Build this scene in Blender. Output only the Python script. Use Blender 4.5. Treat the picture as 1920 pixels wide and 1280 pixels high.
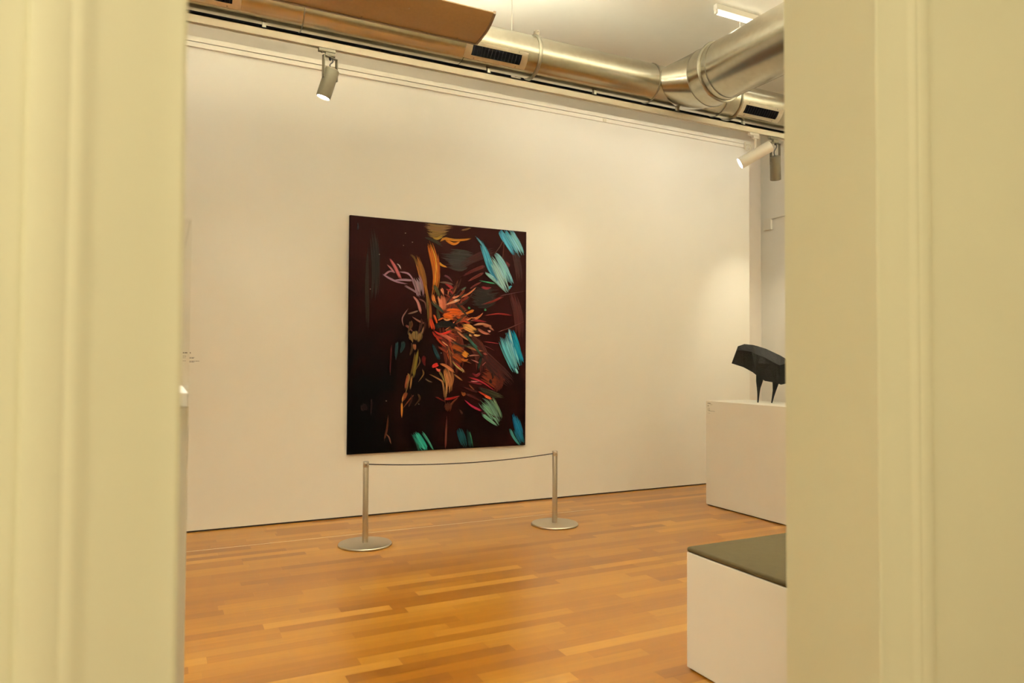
import bpy, bmesh, math, random
from mathutils import Vector, Matrix

for o in list(bpy.data.objects):
    bpy.data.objects.remove(o, do_unlink=True)
scene = bpy.context.scene
COL = scene.collection
random.seed(7)

# ------------------------------------------------------------------ camera
# world: x runs along the exhibition wall, y into the room, z up, metres
CAM = Vector((0.0, 0.0, 1.35))
FPX, YAW, PITCH, ROLL = 1329.5, 0.459584, 0.026492, 0.005608
fwd = Vector((math.sin(YAW) * math.cos(PITCH), math.cos(YAW) * math.cos(PITCH), math.sin(PITCH)))
rgt0 = Vector((math.cos(YAW), -math.sin(YAW), 0.0))
up0 = rgt0.cross(fwd)
RGT = rgt0 * math.cos(ROLL) + up0 * math.sin(ROLL)
UPV = up0 * math.cos(ROLL) - rgt0 * math.sin(ROLL)
cd = bpy.data.cameras.new('camera')
cd.sensor_width = 36.0
cd.lens = FPX * 36.0 / 1920.0
cd.clip_start = 0.02
cd.dof.use_dof = True
cd.dof.focus_distance = 5.6
cd.dof.aperture_fstop = 3.4
cam = bpy.data.objects.new('camera', cd)
COL.objects.link(cam)
m = Matrix((RGT, UPV, -fwd)).transposed().to_4x4()
m.translation = CAM
cam.matrix_world = m
scene.camera = cam

# ------------------------------------------------------------------ world, exposure
w = bpy.data.worlds.new('world')
scene.world = w
w.use_nodes = True
w.node_tree.nodes['Background'].inputs[0].default_value = (1.0, 0.86, 0.62, 1)
w.node_tree.nodes['Background'].inputs[1].default_value = 0.02
scene.view_settings.view_transform = 'Standard'
scene.view_settings.look = 'None'
scene.view_settings.gamma = 1.0
scene.view_settings.use_curve_mapping = False
scene.view_settings.exposure = 0.64

WARM = (1.0, 0.92, 0.72)          # halogen track spots
TUBE = (1.0, 0.985, 0.80)          # fluorescent tubes
HALL = (1.0, 0.96, 0.70)          # added unseen lamps of the passage

SPOT_PAINT, SPOT_LEFT, SPOT_DOWN = 46.0, 16.0, 34.0
SPOT_WASH, SPOT_FLOOR = 0.6, 60.0
TUBE_STRENGTH, UPLIGHT_STRENGTH, HALL_STRENGTH, WASH_STRENGTH = 3.6, 1150.0, 22.5, 5.4


# ------------------------------------------------------------------ materials
def srgb(c):
    return tuple(((v / 255) / 12.92 if v / 255 <= 0.04045 else ((v / 255 + 0.055) / 1.055) ** 2.4) for v in c)


def mat(name, col, rough=0.5, metal=0.0, noise=0.0, nscale=8.0, bump=0.0, bscale=60.0, spec=0.5, stretch=(1, 1, 1), rvar=0.0):
    m = bpy.data.materials.new(name)
    m.use_nodes = True
    nt = m.node_tree
    b = nt.nodes['Principled BSDF']
    b.inputs['Base Color'].default_value = (*col, 1)
    b.inputs['Roughness'].default_value = rough
    b.inputs['Metallic'].default_value = metal
    b.inputs['Specular IOR Level'].default_value = spec
    geo = nt.nodes.new('ShaderNodeNewGeometry')
    mp = nt.nodes.new('ShaderNodeMapping')
    mp.inputs['Scale'].default_value = stretch
    nt.links.new(geo.outputs['Position'], mp.inputs['Vector'])
    if noise or rvar:
        n = nt.nodes.new('ShaderNodeTexNoise')
        n.inputs['Scale'].default_value = nscale
        n.inputs['Detail'].default_value = 4
        nt.links.new(mp.outputs['Vector'], n.inputs['Vector'])
    if noise:
        r = nt.nodes.new('ShaderNodeMapRange')
        r.inputs['From Min'].default_value = 0.3
        r.inputs['From Max'].default_value = 0.7
        r.inputs['To Min'].default_value = 1 - noise
        r.inputs['To Max'].default_value = 1 + noise
        nt.links.new(n.outputs['Fac'], r.inputs['Value'])
        mx = nt.nodes.new('ShaderNodeVectorMath')
        mx.operation = 'SCALE'
        mx.inputs[0].default_value = col
        nt.links.new(r.outputs['Result'], mx.inputs['Scale'])
        nt.links.new(mx.outputs['Vector'], b.inputs['Base Color'])
    if rvar:
        r2 = nt.nodes.new('ShaderNodeMapRange')
        r2.inputs['From Min'].default_value = 0.3
        r2.inputs['From Max'].default_value = 0.7
        r2.inputs['To Min'].default_value = rough - rvar
        r2.inputs['To Max'].default_value = rough + rvar
        nt.links.new(n.outputs['Fac'], r2.inputs['Value'])
        nt.links.new(r2.outputs['Result'], b.inputs['Roughness'])
    if bump:
        n2 = nt.nodes.new('ShaderNodeTexNoise')
        n2.inputs['Scale'].default_value = bscale
        n2.inputs['Detail'].default_value = 3
        nt.links.new(mp.outputs['Vector'], n2.inputs['Vector'])
        bp = nt.nodes.new('ShaderNodeBump')
        bp.inputs['Strength'].default_value = bump
        bp.inputs['Distance'].default_value = 0.004
        nt.links.new(n2.outputs['Fac'], bp.inputs['Height'])
        nt.links.new(bp.outputs['Normal'], b.inputs['Normal'])
    return m


def emit(name, col, strength):
    m = bpy.data.materials.new(name)
    m.use_nodes = True
    nt = m.node_tree
    b = nt.nodes['Principled BSDF']
    b.inputs['Base Color'].default_value = (0.8, 0.8, 0.8, 1)
    b.inputs['Emission Color'].default_value = (*col, 1)
    b.inputs['Emission Strength'].default_value = strength
    return m


M = {}
M['wall'] = mat('wall_paint', (0.81, 0.775, 0.69), 0.75, noise=0.012, nscale=1.6, bump=0.06, bscale=240, spec=0.25)
M['upper_wall'] = mat('upper_wall_paint', (0.78, 0.71, 0.62), 0.8, noise=0.012, bump=0.05, bscale=200, spec=0.2)
M['ceiling'] = mat('ceiling_paint', (0.82, 0.78, 0.69), 0.85, noise=0.01, bump=0.05, bscale=200, spec=0.2)
M['joinery'] = mat('joinery_paint', (0.80, 0.76, 0.58), 0.55, noise=0.015, nscale=2.5, bump=0.05, bscale=120, spec=0.3)
M['white_lacquer'] = mat('white_lacquer', (0.81, 0.775, 0.69), 0.6, noise=0.012, nscale=3, bump=0.05, bscale=260, spec=0.3)
M['dark_gap'] = mat('dark_gap', (0.02, 0.012, 0.008), 0.9)
M['felt'] = mat('grey_felt', (0.080, 0.062, 0.028), 0.85, noise=0.05, nscale=30, bump=0.25, bscale=500, spec=0.2)
M['steel'] = mat('brushed_steel', (0.60, 0.56, 0.49), 0.30, 1.0, noise=0.02, nscale=120)
M['galvanised'] = mat('galvanised_sheet', (0.46, 0.43, 0.35), 0.24, 1.0, noise=0.05, nscale=22)
M['galvanised_dark'] = mat('galvanised_clamp', (0.36, 0.335, 0.27), 0.36, 1.0, noise=0.10, nscale=20)
M['vent_plate'] = mat('vent_plate', (0.60, 0.55, 0.45), 0.42, 0.85, noise=0.06, nscale=20)
M['black'] = mat('matt_black', (0.003, 0.003, 0.004), 0.9, spec=0.05)
M['fin'] = mat('vent_fin', (0.012, 0.012, 0.015), 0.7, spec=0.1)
M['cable'] = mat('black_cable', (0.008, 0.008, 0.008), 0.5)
M['cord'] = mat('black_elastic_cord', (0.02, 0.015, 0.012), 0.6)
M['track'] = mat('track_enamel', (0.66, 0.60, 0.46), 0.45, noise=0.02)
M['slot'] = mat('track_slot', (0.07, 0.04, 0.02), 0.7)
M['grey_lamp'] = mat('grey_lamp_enamel', (0.17, 0.15, 0.10), 0.45, 0.1, noise=0.03)
M['white_lamp'] = mat('white_lamp_enamel', (0.82, 0.77, 0.68), 0.4)
M['wing'] = mat('taupe_reflector_sheet', (0.40, 0.255, 0.12), 0.6, noise=0.04, nscale=60)
M['wing_rim'] = mat('taupe_reflector_rim', (0.24, 0.16, 0.10), 0.5)
M['bronze'] = mat('black_bronze', (0.006, 0.0055, 0.005), 0.5, 0.0, noise=0.3, nscale=60, bump=1.0, bscale=130, spec=0.2)
M['ink'] = mat('black_vinyl_print', (0.03, 0.02, 0.012), 0.7)
M['tape'] = mat('white_floor_line', (0.80, 0.74, 0.62), 0.6)
M['white_plastic'] = mat('white_plastic', (0.80, 0.75, 0.64), 0.5)
M['white_acrylic'] = mat('white_acrylic_base', (0.92, 0.92, 0.92), 0.3)
M['lens'] = emit('lamp_lens_glow', (1.0, 0.97, 0.92), 30.0)
M['tube'] = emit('fluorescent_tube_glow', TUBE, TUBE_STRENGTH)
M['uplight'] = emit('uplight_tube_glow', TUBE, UPLIGHT_STRENGTH)
M['wash'] = emit('added_wash_glow', (1.0, 0.95, 0.80), WASH_STRENGTH)
M['wash_strong'] = emit('added_strong_wash_glow', (1.0, 0.95, 0.80), WASH_STRENGTH * 3.2)  # same added strip, only stronger for the right half of the wall
M['hall_fill_dim'] = emit('added_passage_glow_dim', HALL, HALL_STRENGTH * 0.72)
M['hall_fill'] = emit('added_passage_glow', HALL, HALL_STRENGTH)

g = bpy.data.materials.new('clear_acrylic')
g.use_nodes = True
gn = g.node_tree
gn.nodes.remove(gn.nodes['Principled BSDF'])
tr_ = gn.nodes.new('ShaderNodeBsdfTransparent')
tr_.inputs['Color'].default_value = (0.995, 0.995, 0.99, 1)
gl_ = gn.nodes.new('ShaderNodeBsdfGlossy')
gl_.inputs['Roughness'].default_value = 0.04
fr_ = gn.nodes.new('ShaderNodeFresnel')
fr_.inputs['IOR'].default_value = 1.4
mx_ = gn.nodes.new('ShaderNodeMixShader')
cp_ = gn.nodes.new('ShaderNodeMath')
cp_.operation = 'MINIMUM'
cp_.inputs[1].default_value = 0.12
gn.links.new(fr_.outputs[0], cp_.inputs[0])
gn.links.new(cp_.outputs[0], mx_.inputs[0])
gn.links.new(tr_.outputs[0], mx_.inputs[1])
gn.links.new(gl_.outputs[0], mx_.inputs[2])
gn.links.new(mx_.outputs[0], gn.nodes['Material Output'].inputs['Surface'])
M['acrylic'] = g


def wood(name, per_object):
    m = bpy.data.materials.new(name)
    m.use_nodes = True
    nt = m.node_tree
    b = nt.nodes['Principled BSDF']
    b.inputs['Roughness'].default_value = 0.27
    b.inputs['Specular IOR Level'].default_value = 0.85
    b.inputs['Coat Weight'].default_value = 0.15
    b.inputs['Coat Roughness'].default_value = 0.285
    geo = nt.nodes.new('ShaderNodeNewGeometry')
    if per_object:
        oi = nt.nodes.new('ShaderNodeObjectInfo')
        src = oi.outputs['Random']
    else:
        an = nt.nodes.new('ShaderNodeAttribute')
        an.attribute_name = 'tone'
        src = an.outputs['Fac']
    ramp = nt.nodes.new('ShaderNodeValToRGB')
    e = ramp.color_ramp.elements
    e[0].position = 0.0
    e[0].color = (0.26, 0.088, 0.004, 1)
    e[1].position = 1.0
    e[1].color = (0.53, 0.25, 0.032, 1)
    for pos, c in ((0.16, (0.315, 0.114, 0.005, 1)), (0.45, (0.37, 0.145, 0.008, 1)), (0.82, (0.44, 0.19, 0.015, 1))):
        k = e.new(pos)
        k.color = c
    nt.links.new(src, ramp.inputs['Fac'])
    mp = nt.nodes.new('ShaderNodeMapping')
    mp.inputs['Scale'].default_value = (2.0, 40, 1)
    nt.links.new(geo.outputs['Position'], mp.inputs['Vector'])
    ad = nt.nodes.new('ShaderNodeVectorMath')
    ad.operation = 'ADD'
    cb = nt.nodes.new('ShaderNodeCombineXYZ')
    ml = nt.nodes.new('ShaderNodeMath')
    ml.operation = 'MULTIPLY'
    ml.inputs[1].default_value = 97.0
    nt.links.new(src, ml.inputs[0])
    nt.links.new(ml.outputs[0], cb.inputs['X'])
    nt.links.new(mp.outputs['Vector'], ad.inputs[0])
    nt.links.new(cb.outputs['Vector'], ad.inputs[1])
    n = nt.nodes.new('ShaderNodeTexNoise')
    n.inputs['Scale'].default_value = 1.0
    n.inputs['Detail'].default_value = 5
    nt.links.new(ad.outputs['Vector'], n.inputs['Vector'])
    r = nt.nodes.new('ShaderNodeMapRange')
    r.inputs['From Min'].default_value = 0.25
    r.inputs['From Max'].default_value = 0.75
    r.inputs['To Min'].default_value = 0.90
    r.inputs['To Max'].default_value = 1.08
    nt.links.new(n.outputs['Fac'], r.inputs['Value'])
    sc = nt.nodes.new('ShaderNodeVectorMath')
    sc.operation = 'SCALE'
    nt.links.new(ramp.outputs['Color'], sc.inputs[0])
    nt.links.new(r.outputs['Result'], sc.inputs['Scale'])
    nt.links.new(sc.outputs['Vector'], b.inputs['Base Color'])
    r2 = nt.nodes.new('ShaderNodeMapRange')
    r2.inputs['To Min'].default_value = 0.283
    r2.inputs['To Max'].default_value = 0.31
    nt.links.new(n.outputs['Fac'], r2.inputs['Value'])
    nt.links.new(r2.outputs['Result'], b.inputs['Roughness'])
    return m


M['plank'] = wood('beech_strip', True)
M['plank_rest'] = wood('beech_strip_rest', False)

# oil paint of the brush strokes: colour of each bristle track is stored on the mesh
p = bpy.data.materials.new('oil_paint')
p.use_nodes = True
pb = p.node_tree.nodes['Principled BSDF']
at = p.node_tree.nodes.new('ShaderNodeAttribute')
at.attribute_name = 'paint'
p.node_tree.links.new(at.outputs['Color'], pb.inputs['Base Color'])
pb.inputs['Roughness'].default_value = 0.5
pb.inputs['Specular IOR Level'].default_value = 0.15
M['oil'] = p

# dark ground of the canvas: maroon above and right, near black below and left
c = bpy.data.materials.new('canvas_ground')
c.use_nodes = True
nt = c.node_tree
cbs = nt.nodes['Principled BSDF']
cbs.inputs['Roughness'].default_value = 0.5
cbs.inputs['Specular IOR Level'].default_value = 0.04
tc = nt.nodes.new('ShaderNodeTexCoord')
sx = nt.nodes.new('ShaderNodeSeparateXYZ')
nt.links.new(tc.outputs['Generated'], sx.inputs[0])
mp = nt.nodes.new('ShaderNodeMapping')
mp.inputs['Scale'].default_value = (5, 1, 3)
nt.links.new(tc.outputs['Generated'], mp.inputs['Vector'])
nz = nt.nodes.new('ShaderNodeTexNoise')
nz.inputs['Scale'].default_value = 1.2
nz.inputs['Detail'].default_value = 5
nz.inputs['Distortion'].default_value = 0.8
nt.links.new(mp.outputs['Vector'], nz.inputs['Vector'])
a1 = nt.nodes.new('ShaderNodeMath')
a1.operation = 'MULTIPLY_ADD'
a1.inputs[1].default_value = 0.62
nt.links.new(sx.outputs['Z'], a1.inputs[0])
a2 = nt.nodes.new('ShaderNodeMath')
a2.operation = 'MULTIPLY'
a2.inputs[1].default_value = 0.38
nt.links.new(sx.outputs['X'], a2.inputs[0])
nt.links.new(a2.outputs[0], a1.inputs[2])
a3 = nt.nodes.new('ShaderNodeMath')
a3.operation = 'MULTIPLY_ADD'
a3.inputs[1].default_value = 0.9
nt.links.new(nz.outputs['Fac'], a3.inputs[0])
nt.links.new(a1.outputs[0], a3.inputs[2])
rp = nt.nodes.new('ShaderNodeValToRGB')
e = rp.color_ramp.elements
e[0].position = 0.62
e[0].color = (0.0006, 0.0005, 0.0006, 1)
e[1].position = 1.0
e[1].color = (0.0055, 0.0009, 0.0008, 1)
k = e.new(1.0)
k.color = (0.0115, 0.0016, 0.0013, 1)
e[1].position = 0.85
nt.links.new(a3.outputs[0], rp.inputs['Fac'])
nt.links.new(rp.outputs['Color'], cbs.inputs['Base Color'])
M['canvas'] = c


# ------------------------------------------------------------------ mesh helpers
ORG = {}


def empty(name, loc, label=None, cat=None, group=None):
    o = bpy.data.objects.new(name, None)
    o.empty_display_size = 0.1
    o.location = loc
    COL.objects.link(o)
    ORG[o] = Vector(loc)
    tag(o, label, cat, group)
    return o


def tag(o, label=None, cat=None, group=None, kind=None):
    if label:
        o['label'] = label
    if cat:
        o['category'] = cat
    if group:
        o['group'] = group
    if kind:
        o['kind'] = kind
    return o


def perp(d):
    d = d.normalized()
    a = Vector((0, 0, 1)) if abs(d.z) < 0.9 else Vector((1, 0, 0))
    u = d.cross(a).normalized()
    return u, d.cross(u).normalized()


class MB:
    def __init__(s):
        s.v, s.f = [], []

    def add(s, vs, fs):
        n = len(s.v)
        s.v += [Vector(q) for q in vs]
        s.f += [tuple(i + n for i in q) for q in fs]
        return s

    def box(s, x0, x1, y0, y1, z0, z1):
        return s.add([(x0, y0, z0), (x1, y0, z0), (x1, y1, z0), (x0, y1, z0), (x0, y0, z1), (x1, y0, z1), (x1, y1, z1), (x0, y1, z1)],
                     [(0, 3, 2, 1), (4, 5, 6, 7), (0, 1, 5, 4), (1, 2, 6, 5), (2, 3, 7, 6), (3, 0, 4, 7)])

    def obox(s, c, ax, ay, az):
        c, ax, ay, az = Vector(c), Vector(ax), Vector(ay), Vector(az)
        q = [c + ax * i + ay * j + az * k for k in (-1, 1) for (i, j) in ((-1, -1), (1, -1), (1, 1), (-1, 1))]
        return s.add(q, [(0, 3, 2, 1), (4, 5, 6, 7), (0, 1, 5, 4), (1, 2, 6, 5), (2, 3, 7, 6), (3, 0, 4, 7)])

    def lathe(s, p0, d, prof, n=32, cap0=True, cap1=True):
        """prof: list of (distance along d, radius)"""
        p0, d = Vector(p0), Vector(d).normalized()
        u, v = perp(d)
        vs, fs = [], []
        for t, r in prof:
            for i in range(n):
                a = 2 * math.pi * i / n
                vs.append(p0 + d * t + (u * math.cos(a) + v * math.sin(a)) * r)
        for k in range(len(prof) - 1):
            for i in range(n):
                j = (i + 1) % n
                fs.append((k * n + i, k * n + j, (k + 1) * n + j, (k + 1) * n + i))
        if cap0:
            fs.append(tuple(reversed(range(n))))
        if cap1:
            fs.append(tuple((len(prof) - 1) * n + i for i in range(n)))
        return s.add(vs, fs)

    def cyl(s, p0, p1, r, n=24, r1=None):
        p0, p1 = Vector(p0), Vector(p1)
        return s.lathe(p0, p1 - p0, [(0, r), ((p1 - p0).length, r if r1 is None else r1)], n)

    def torus(s, c, d, R, r, n=40, k=8):
        c, d = Vector(c), Vector(d).normalized()
        u, v = perp(d)
        vs, fs = [], []
        for i in range(n):
            a = 2 * math.pi * i / n
            e = u * math.cos(a) + v * math.sin(a)
            for j in range(k):
                b = 2 * math.pi * j / k
                vs.append(c + e * (R + r * math.cos(b)) + d * r * math.sin(b))
        for i in range(n):
            for j in range(k):
                fs.append((i * k + j, ((i + 1) % n) * k + j, ((i + 1) % n) * k + (j + 1) % k, i * k + (j + 1) % k))
        return s.add(vs, fs)

    def tube(s, pts, r, n=10):
        pts = [Vector(q) for q in pts]
        vs, fs = [], []
        ref = None
        for i, q in enumerate(pts):
            d = (pts[min(i + 1, len(pts) - 1)] - pts[max(i - 1, 0)]).normalized()
            if ref is None:
                ref, _ = perp(d)
            ref = (ref - d * ref.dot(d)).normalized()
            v = d.cross(ref)
            for j in range(n):
                a = 2 * math.pi * j / n
                vs.append(q + (ref * math.cos(a) + v * math.sin(a)) * r)
        for i in range(len(pts) - 1):
            for j in range(n):
                k = (j + 1) % n
                fs.append((i * n + j, i * n + k, (i + 1) * n + k, (i + 1) * n + j))
        fs.append(tuple(reversed(range(n))))
        fs.append(tuple((len(pts) - 1) * n + j for j in range(n)))
        return s.add(vs, fs)

    def prism(s, poly, z0, z1):
        n = len(poly)
        vs = [(x, y, z0) for x, y in poly] + [(x, y, z1) for x, y in poly]
        fs = [tuple(reversed(range(n))), tuple(range(n, 2 * n))] + [(i, (i + 1) % n, n + (i + 1) % n, n + i) for i in range(n)]
        return s.add(vs, fs)

    def prism_x(s, poly, x0, x1):
        n = len(poly)
        vs = [(x0, y, z) for y, z in poly] + [(x1, y, z) for y, z in poly]
        fs = [tuple(reversed(range(n))), tuple(range(n, 2 * n))] + [(i, (i + 1) % n, n + (i + 1) % n, n + i) for i in range(n)]
        return s.add(vs, fs)

    def build(s, name, material, parent=None, smooth=None, bevel=0.0, segs=2, origin=None):
        if parent is not None:
            org = ORG[parent]
        elif origin is not None:
            org = Vector(origin)
        else:
            org = Vector((0, 0, 0))
        me = bpy.data.meshes.new(name)
        me.from_pydata([tuple(q - org) for q in s.v], [], s.f)
        bm = bmesh.new()
        bm.from_mesh(me)
        bmesh.ops.recalc_face_normals(bm, faces=bm.faces)
        if bevel:
            bmesh.ops.bevel(bm, geom=[ed for ed in bm.edges if len(ed.link_faces) == 2 and ed.calc_face_angle(0) > 0.5], offset=bevel, segments=segs, affect='EDGES', profile=0.5)
        bm.to_mesh(me)
        bm.free()
        me.materials.append(M[material] if isinstance(material, str) else material)
        if smooth is not None:
            me.polygons.foreach_set('use_smooth', [True] * len(me.polygons))
            me.set_sharp_from_angle(angle=math.radians(smooth))
        o = bpy.data.objects.new(name, me)
        COL.objects.link(o)
        if parent is not None:
            o.parent = parent
        else:
            o.location = org
        ORG[o] = org
        return o


def structure(o):
    o['kind'] = 'structure'
    return o


def spot_light(parent, pos, d, power, size_deg, blend, radius=0.035, col=WARM):
    L = bpy.data.lights.new('lamp_beam', 'SPOT')
    L.energy = power
    L.color = col
    L.spot_size = math.radians(size_deg)
    L.spot_blend = blend
    L.shadow_soft_size = radius
    o = bpy.data.objects.new('lamp_beam', L)
    COL.objects.link(o)
    o.parent = parent
    o.location = Vector(pos) - ORG[parent]
    o.rotation_euler = Vector(d).to_track_quat('-Z', 'Y').to_euler()
    return o


# ------------------------------------------------------------------ room shell
YW, YT = 6.07, 6.37            # face of the exhibition wall, true end wall behind it
XL, XR = -2.6, 6.53
YD0, YD1 = 0.83, 1.03          # doorway wall: passage side, gallery side
ZC = 4.45
DX0, DX1, DZ = 0.0195, 1.121, 2.55

fl = structure(MB().box(XL, XR, YD0 - 0.0, YT, -0.10, -0.014).build('floor', 'plank_rest'))
structure(MB().box(XL - 0.1, XR + 0.1, YD1, YT + 0.1, ZC, ZC + 0.1).build('ceiling', 'ceiling'))
structure(MB().box(XL - 0.1, XR + 0.1, YT, YT + 0.1, -0.1, ZC).build('wall_back', 'upper_wall'))
structure(MB().box(XR, XR + 0.1, YD1, YT, -0.1, ZC).build('wall_right', 'wall'))
structure(MB().box(XL - 0.1, XL, YD1, YT, -0.1, ZC).build('wall_left', 'wall'))
structure(MB().box(XL, 6.041, YW, YW + 0.12, 0.012, 3.86).build('wall_exhibition', 'wall'))
structure(MB().box(XL, 6.03, YW + 0.003, YW + 0.02, 0.0005, 0.0125).build('gap_shade_strip', 'dark_gap'))  # near-black strip standing in for the shade in the gap under the wall
wf = MB()
wf.box(XL - 0.1, DX0, YD0, YD1, -0.1, ZC).box(DX1, XR + 0.1, YD0, YD1, -0.1, ZC).box(DX0, DX1, YD0, YD1, DZ, ZC)
structure(wf.build('wall_front', 'joinery'))
# the passage in which the photographer stands
structure(MB().box(-2.2, 3.4, -2.8, YD0, -0.10, 0.0).build('floor_passage', 'plank_rest'))
structure(MB().box(-2.3, 3.5, -2.9, YD0, 3.3, 3.4).build('ceiling_passage', 'ceiling'))
structure(MB().box(-2.3, -2.2, -2.8, YD0, -0.1, 3.3).build('wall_passage_left', 'joinery'))
structure(MB().box(3.4, 3.5, -2.8, YD0, -0.1, 3.3).build('wall_passage_right', 'joinery'))
structure(MB().box(-2.3, 3.5, -2.9, -2.8, -0.1, 3.3).build('wall_passage_rear', 'joinery'))

# architraves on the passage side (offset from the opening, thickness)
prof = [(0.0, 0.0), (0.0, 0.006), (0.004, 0.009), (0.026, 0.009), (0.032, 0.012), (0.078, 0.012), (0.086, 0.015), (0.092, 0.020),
        (0.098, 0.021), (0.104, 0.019), (0.110, 0.022), (0.130, 0.022), (0.138, 0.018), (0.142, 0.008), (0.142, 0.0)]
prof = [(a, t * 0.65) for a, t in prof]
structure(MB().prism([(DX0 - a, YD0 - t) for a, t in prof], 0.0, DZ + 0.0).build('trim_1', 'joinery', smooth=25))
structure(MB().prism([(DX1 + a, YD0 - t) for a, t in prof], 0.0, DZ + 0.0).build('trim_2', 'joinery', smooth=25))
structure(MB().prism_x([(YD0 - t, DZ + a) for a, t in prof], DX0 - 0.142, DX1 + 0.142).build('trim_3', 'joinery', smooth=25))

# ------------------------------------------------------------------ parquet strips
def project(x, y, z):
    d = Vector((x, y, z)) - CAM
    k = d.dot(fwd)
    return (960 + FPX * d.dot(RGT) / k, 640 - FPX * d.dot(UPV) / k) if k > 0.05 else (None, None)


RW, GAP = 0.077, 0.0003
strips = []
rng = random.Random(11)
row = 0
y = YT - RW
while y > YD0 - RW:
    x = XL - rng.uniform(0, 0.5)
    while x < XR:
        ln = rng.choice((0.42, 0.55, 0.66, 0.78, 0.90, 1.05))
        x0, x1 = max(x, XL), min(x + ln, XR)
        if x1 - x0 > 0.02:
            strips.append((x0 + GAP / 2, x1 - GAP / 2, max(y, YD0) + GAP / 2, y + RW - GAP / 2))
        x += ln
    y -= RW
    row += 1


def shown(s):
    """area in the photograph of the part of a strip that shows through the doorway"""
    tot = 0
    x0, x1, y0, y1 = s
    for i in range(6):
        xa, xb = x0 + (x1 - x0) * i / 6, x0 + (x1 - x0) * (i + 1) / 6
        q = [project(xa, y0, 0), project(xb, y0, 0), project(xb, y1, 0), project(xa, y1, 0)]
        if any(a[0] is None for a in q):
            continue
        cx, cy = sum(a[0] for a in q) / 4, sum(a[1] for a in q) / 4
        if not (352 < cx < 1474 and cy < 1280) or y0 > YW or (cx > 1288 and cy > 1240 + 0.45 * (cx - 1288)):
            continue
        if cx > 1288 and cy > 1030:
            continue
        tot += abs(sum(q[j][0] * q[(j + 1) % 4][1] - q[(j + 1) % 4][0] * q[j][1] for j in range(4))) / 2
    return tot


ranked = sorted(strips, key=shown, reverse=True)
unit = MB().box(0, 1, 0, 1, -1, 0)
ume = bpy.data.meshes.new('floor_strip')
ume.from_pydata([tuple(q) for q in unit.v], [], unit.f)
ume.materials.append(M['plank'])
for s in ranked[:300]:
    o = bpy.data.objects.new('floor_strip', ume)
    COL.objects.link(o)
    o.parent = fl
    o.location = (s[0], s[2], rng.uniform(-0.00003, 0.0))
    o.scale = (s[1] - s[0], s[3] - s[2], 0.0138)
rest = MB()
for s in ranked[300:]:
    z = rng.uniform(-0.00003, 0.0)
    rest.box(s[0], s[1], s[2], s[3], -0.0138, z)
ro_ = rest.build('floor_strips', 'plank_rest', fl)
ro_['kind'] = 'stuff'
ta = ro_.data.attributes.new('tone', 'FLOAT', 'POINT')
tones = []
for _ in range(len(ro_.data.vertices) // 8):
    tones += [rng.random()] * 8
ta.data.foreach_set('value', tones)

# ------------------------------------------------------------------ cap rail along the top of the exhibition wall
rl = structure(MB().box(XL, 6.045, YW - 0.022, YW + 0.0, 3.842, 3.882).box(XL, 6.045, YW - 0.018, YW + 0.0, 3.800, 3.838).build('trim_4', 'white_plastic', bevel=0.002))
ro = MB()
ro.torus((5.99, YW - 0.035, 3.80), (0.5, 0.86, 0), 0.034, 0.007, 24, 8).box(5.945, 5.960, YW - 0.034, YW - 0.022, 3.775, 3.860)
ro.build('cord_eye', 'track', rl, smooth=40)
MB().box(4.02, 4.06, YW - 0.028, YW - 0.018, 3.80, 3.83).build('rail_clip', 'track', rl, bevel=0.003)

# ------------------------------------------------------------------ ventilation duct
DY, DZC, DR = 5.10, 3.836, 0.166
BX, BZ, BR = 4.262, 3.832, 0.247
duct = empty('ventilation_duct', (2.5, DY, DZC), 'round galvanised air duct with side branch hanging along the white exhibition wall', 'air duct')


def pipe(name, x0, x1, r=DR):
    return MB().lathe((x0, DY, DZC), (1, 0, 0), [(0, r - 0.004), (0.0, r), (x1 - x0, r), (x1 - x0, r - 0.004)], 64, True, True).build(name, 'galvanised', duct, smooth=40)


pipe('duct_section', XL + 0.05, 0.845)
pipe('duct_section', 0.85, 2.055)
pipe('duct_section', 2.06, 2.685)
pipe('duct_section', 2.69, 3.875, DR * 1.006)
pipe('duct_section', 3.88, 4.66)
pipe('duct_section', 4.665, 4.835)
pipe('duct_section', 4.84, XR - 0.02)
MB().torus((0.848, DY, DZC), (1, 0, 0), DR + 0.001, 0.0045, 64, 6).build('seam_bead', 'galvanised_dark', duct, smooth=60)
MB().torus((3.878, DY, DZC), (1, 0, 0), DR + 0.003, 0.0055, 64, 6).build('seam_bead', 'galvanised_dark', duct, smooth=60)
MB().torus((4.663, DY, DZC), (1, 0, 0), DR + 0.001, 0.005, 64, 6).build('seam_bead', 'galvanised_dark', duct, smooth=60)
for cx in (2.688, 4.838):
    cl = MB().lathe((cx - 0.014, DY, DZC), (1, 0, 0), [(0, DR - 0.002), (0.0, DR + 0.006), (0.008, DR + 0.014), (0.020, DR + 0.014), (0.028, DR + 0.006), (0.028, DR - 0.002)], 64).build('clamp_ring', 'galvanised_dark', duct, smooth=40)
    a = math.radians(112)
    q = Vector((cx, DY + math.cos(a) * (DR + 0.02), DZC + math.sin(a) * (DR + 0.02)))
    bo = MB().obox(q, (0.016, 0, 0), (0, 0.006, 0.002), (0, -0.004, 0.014)).obox(q + Vector((0, -0.03, -0.004)), (0.016, 0, 0), (0, 0.005, 0.002), (0, -0.004, 0.014))
    bo.cyl(q + Vector((0, -0.055, -0.002)), q + Vector((0, 0.03, 0.008)), 0.005, 8)
    bo.build('clamp_bolt', 'steel', cl, smooth=40)

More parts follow.
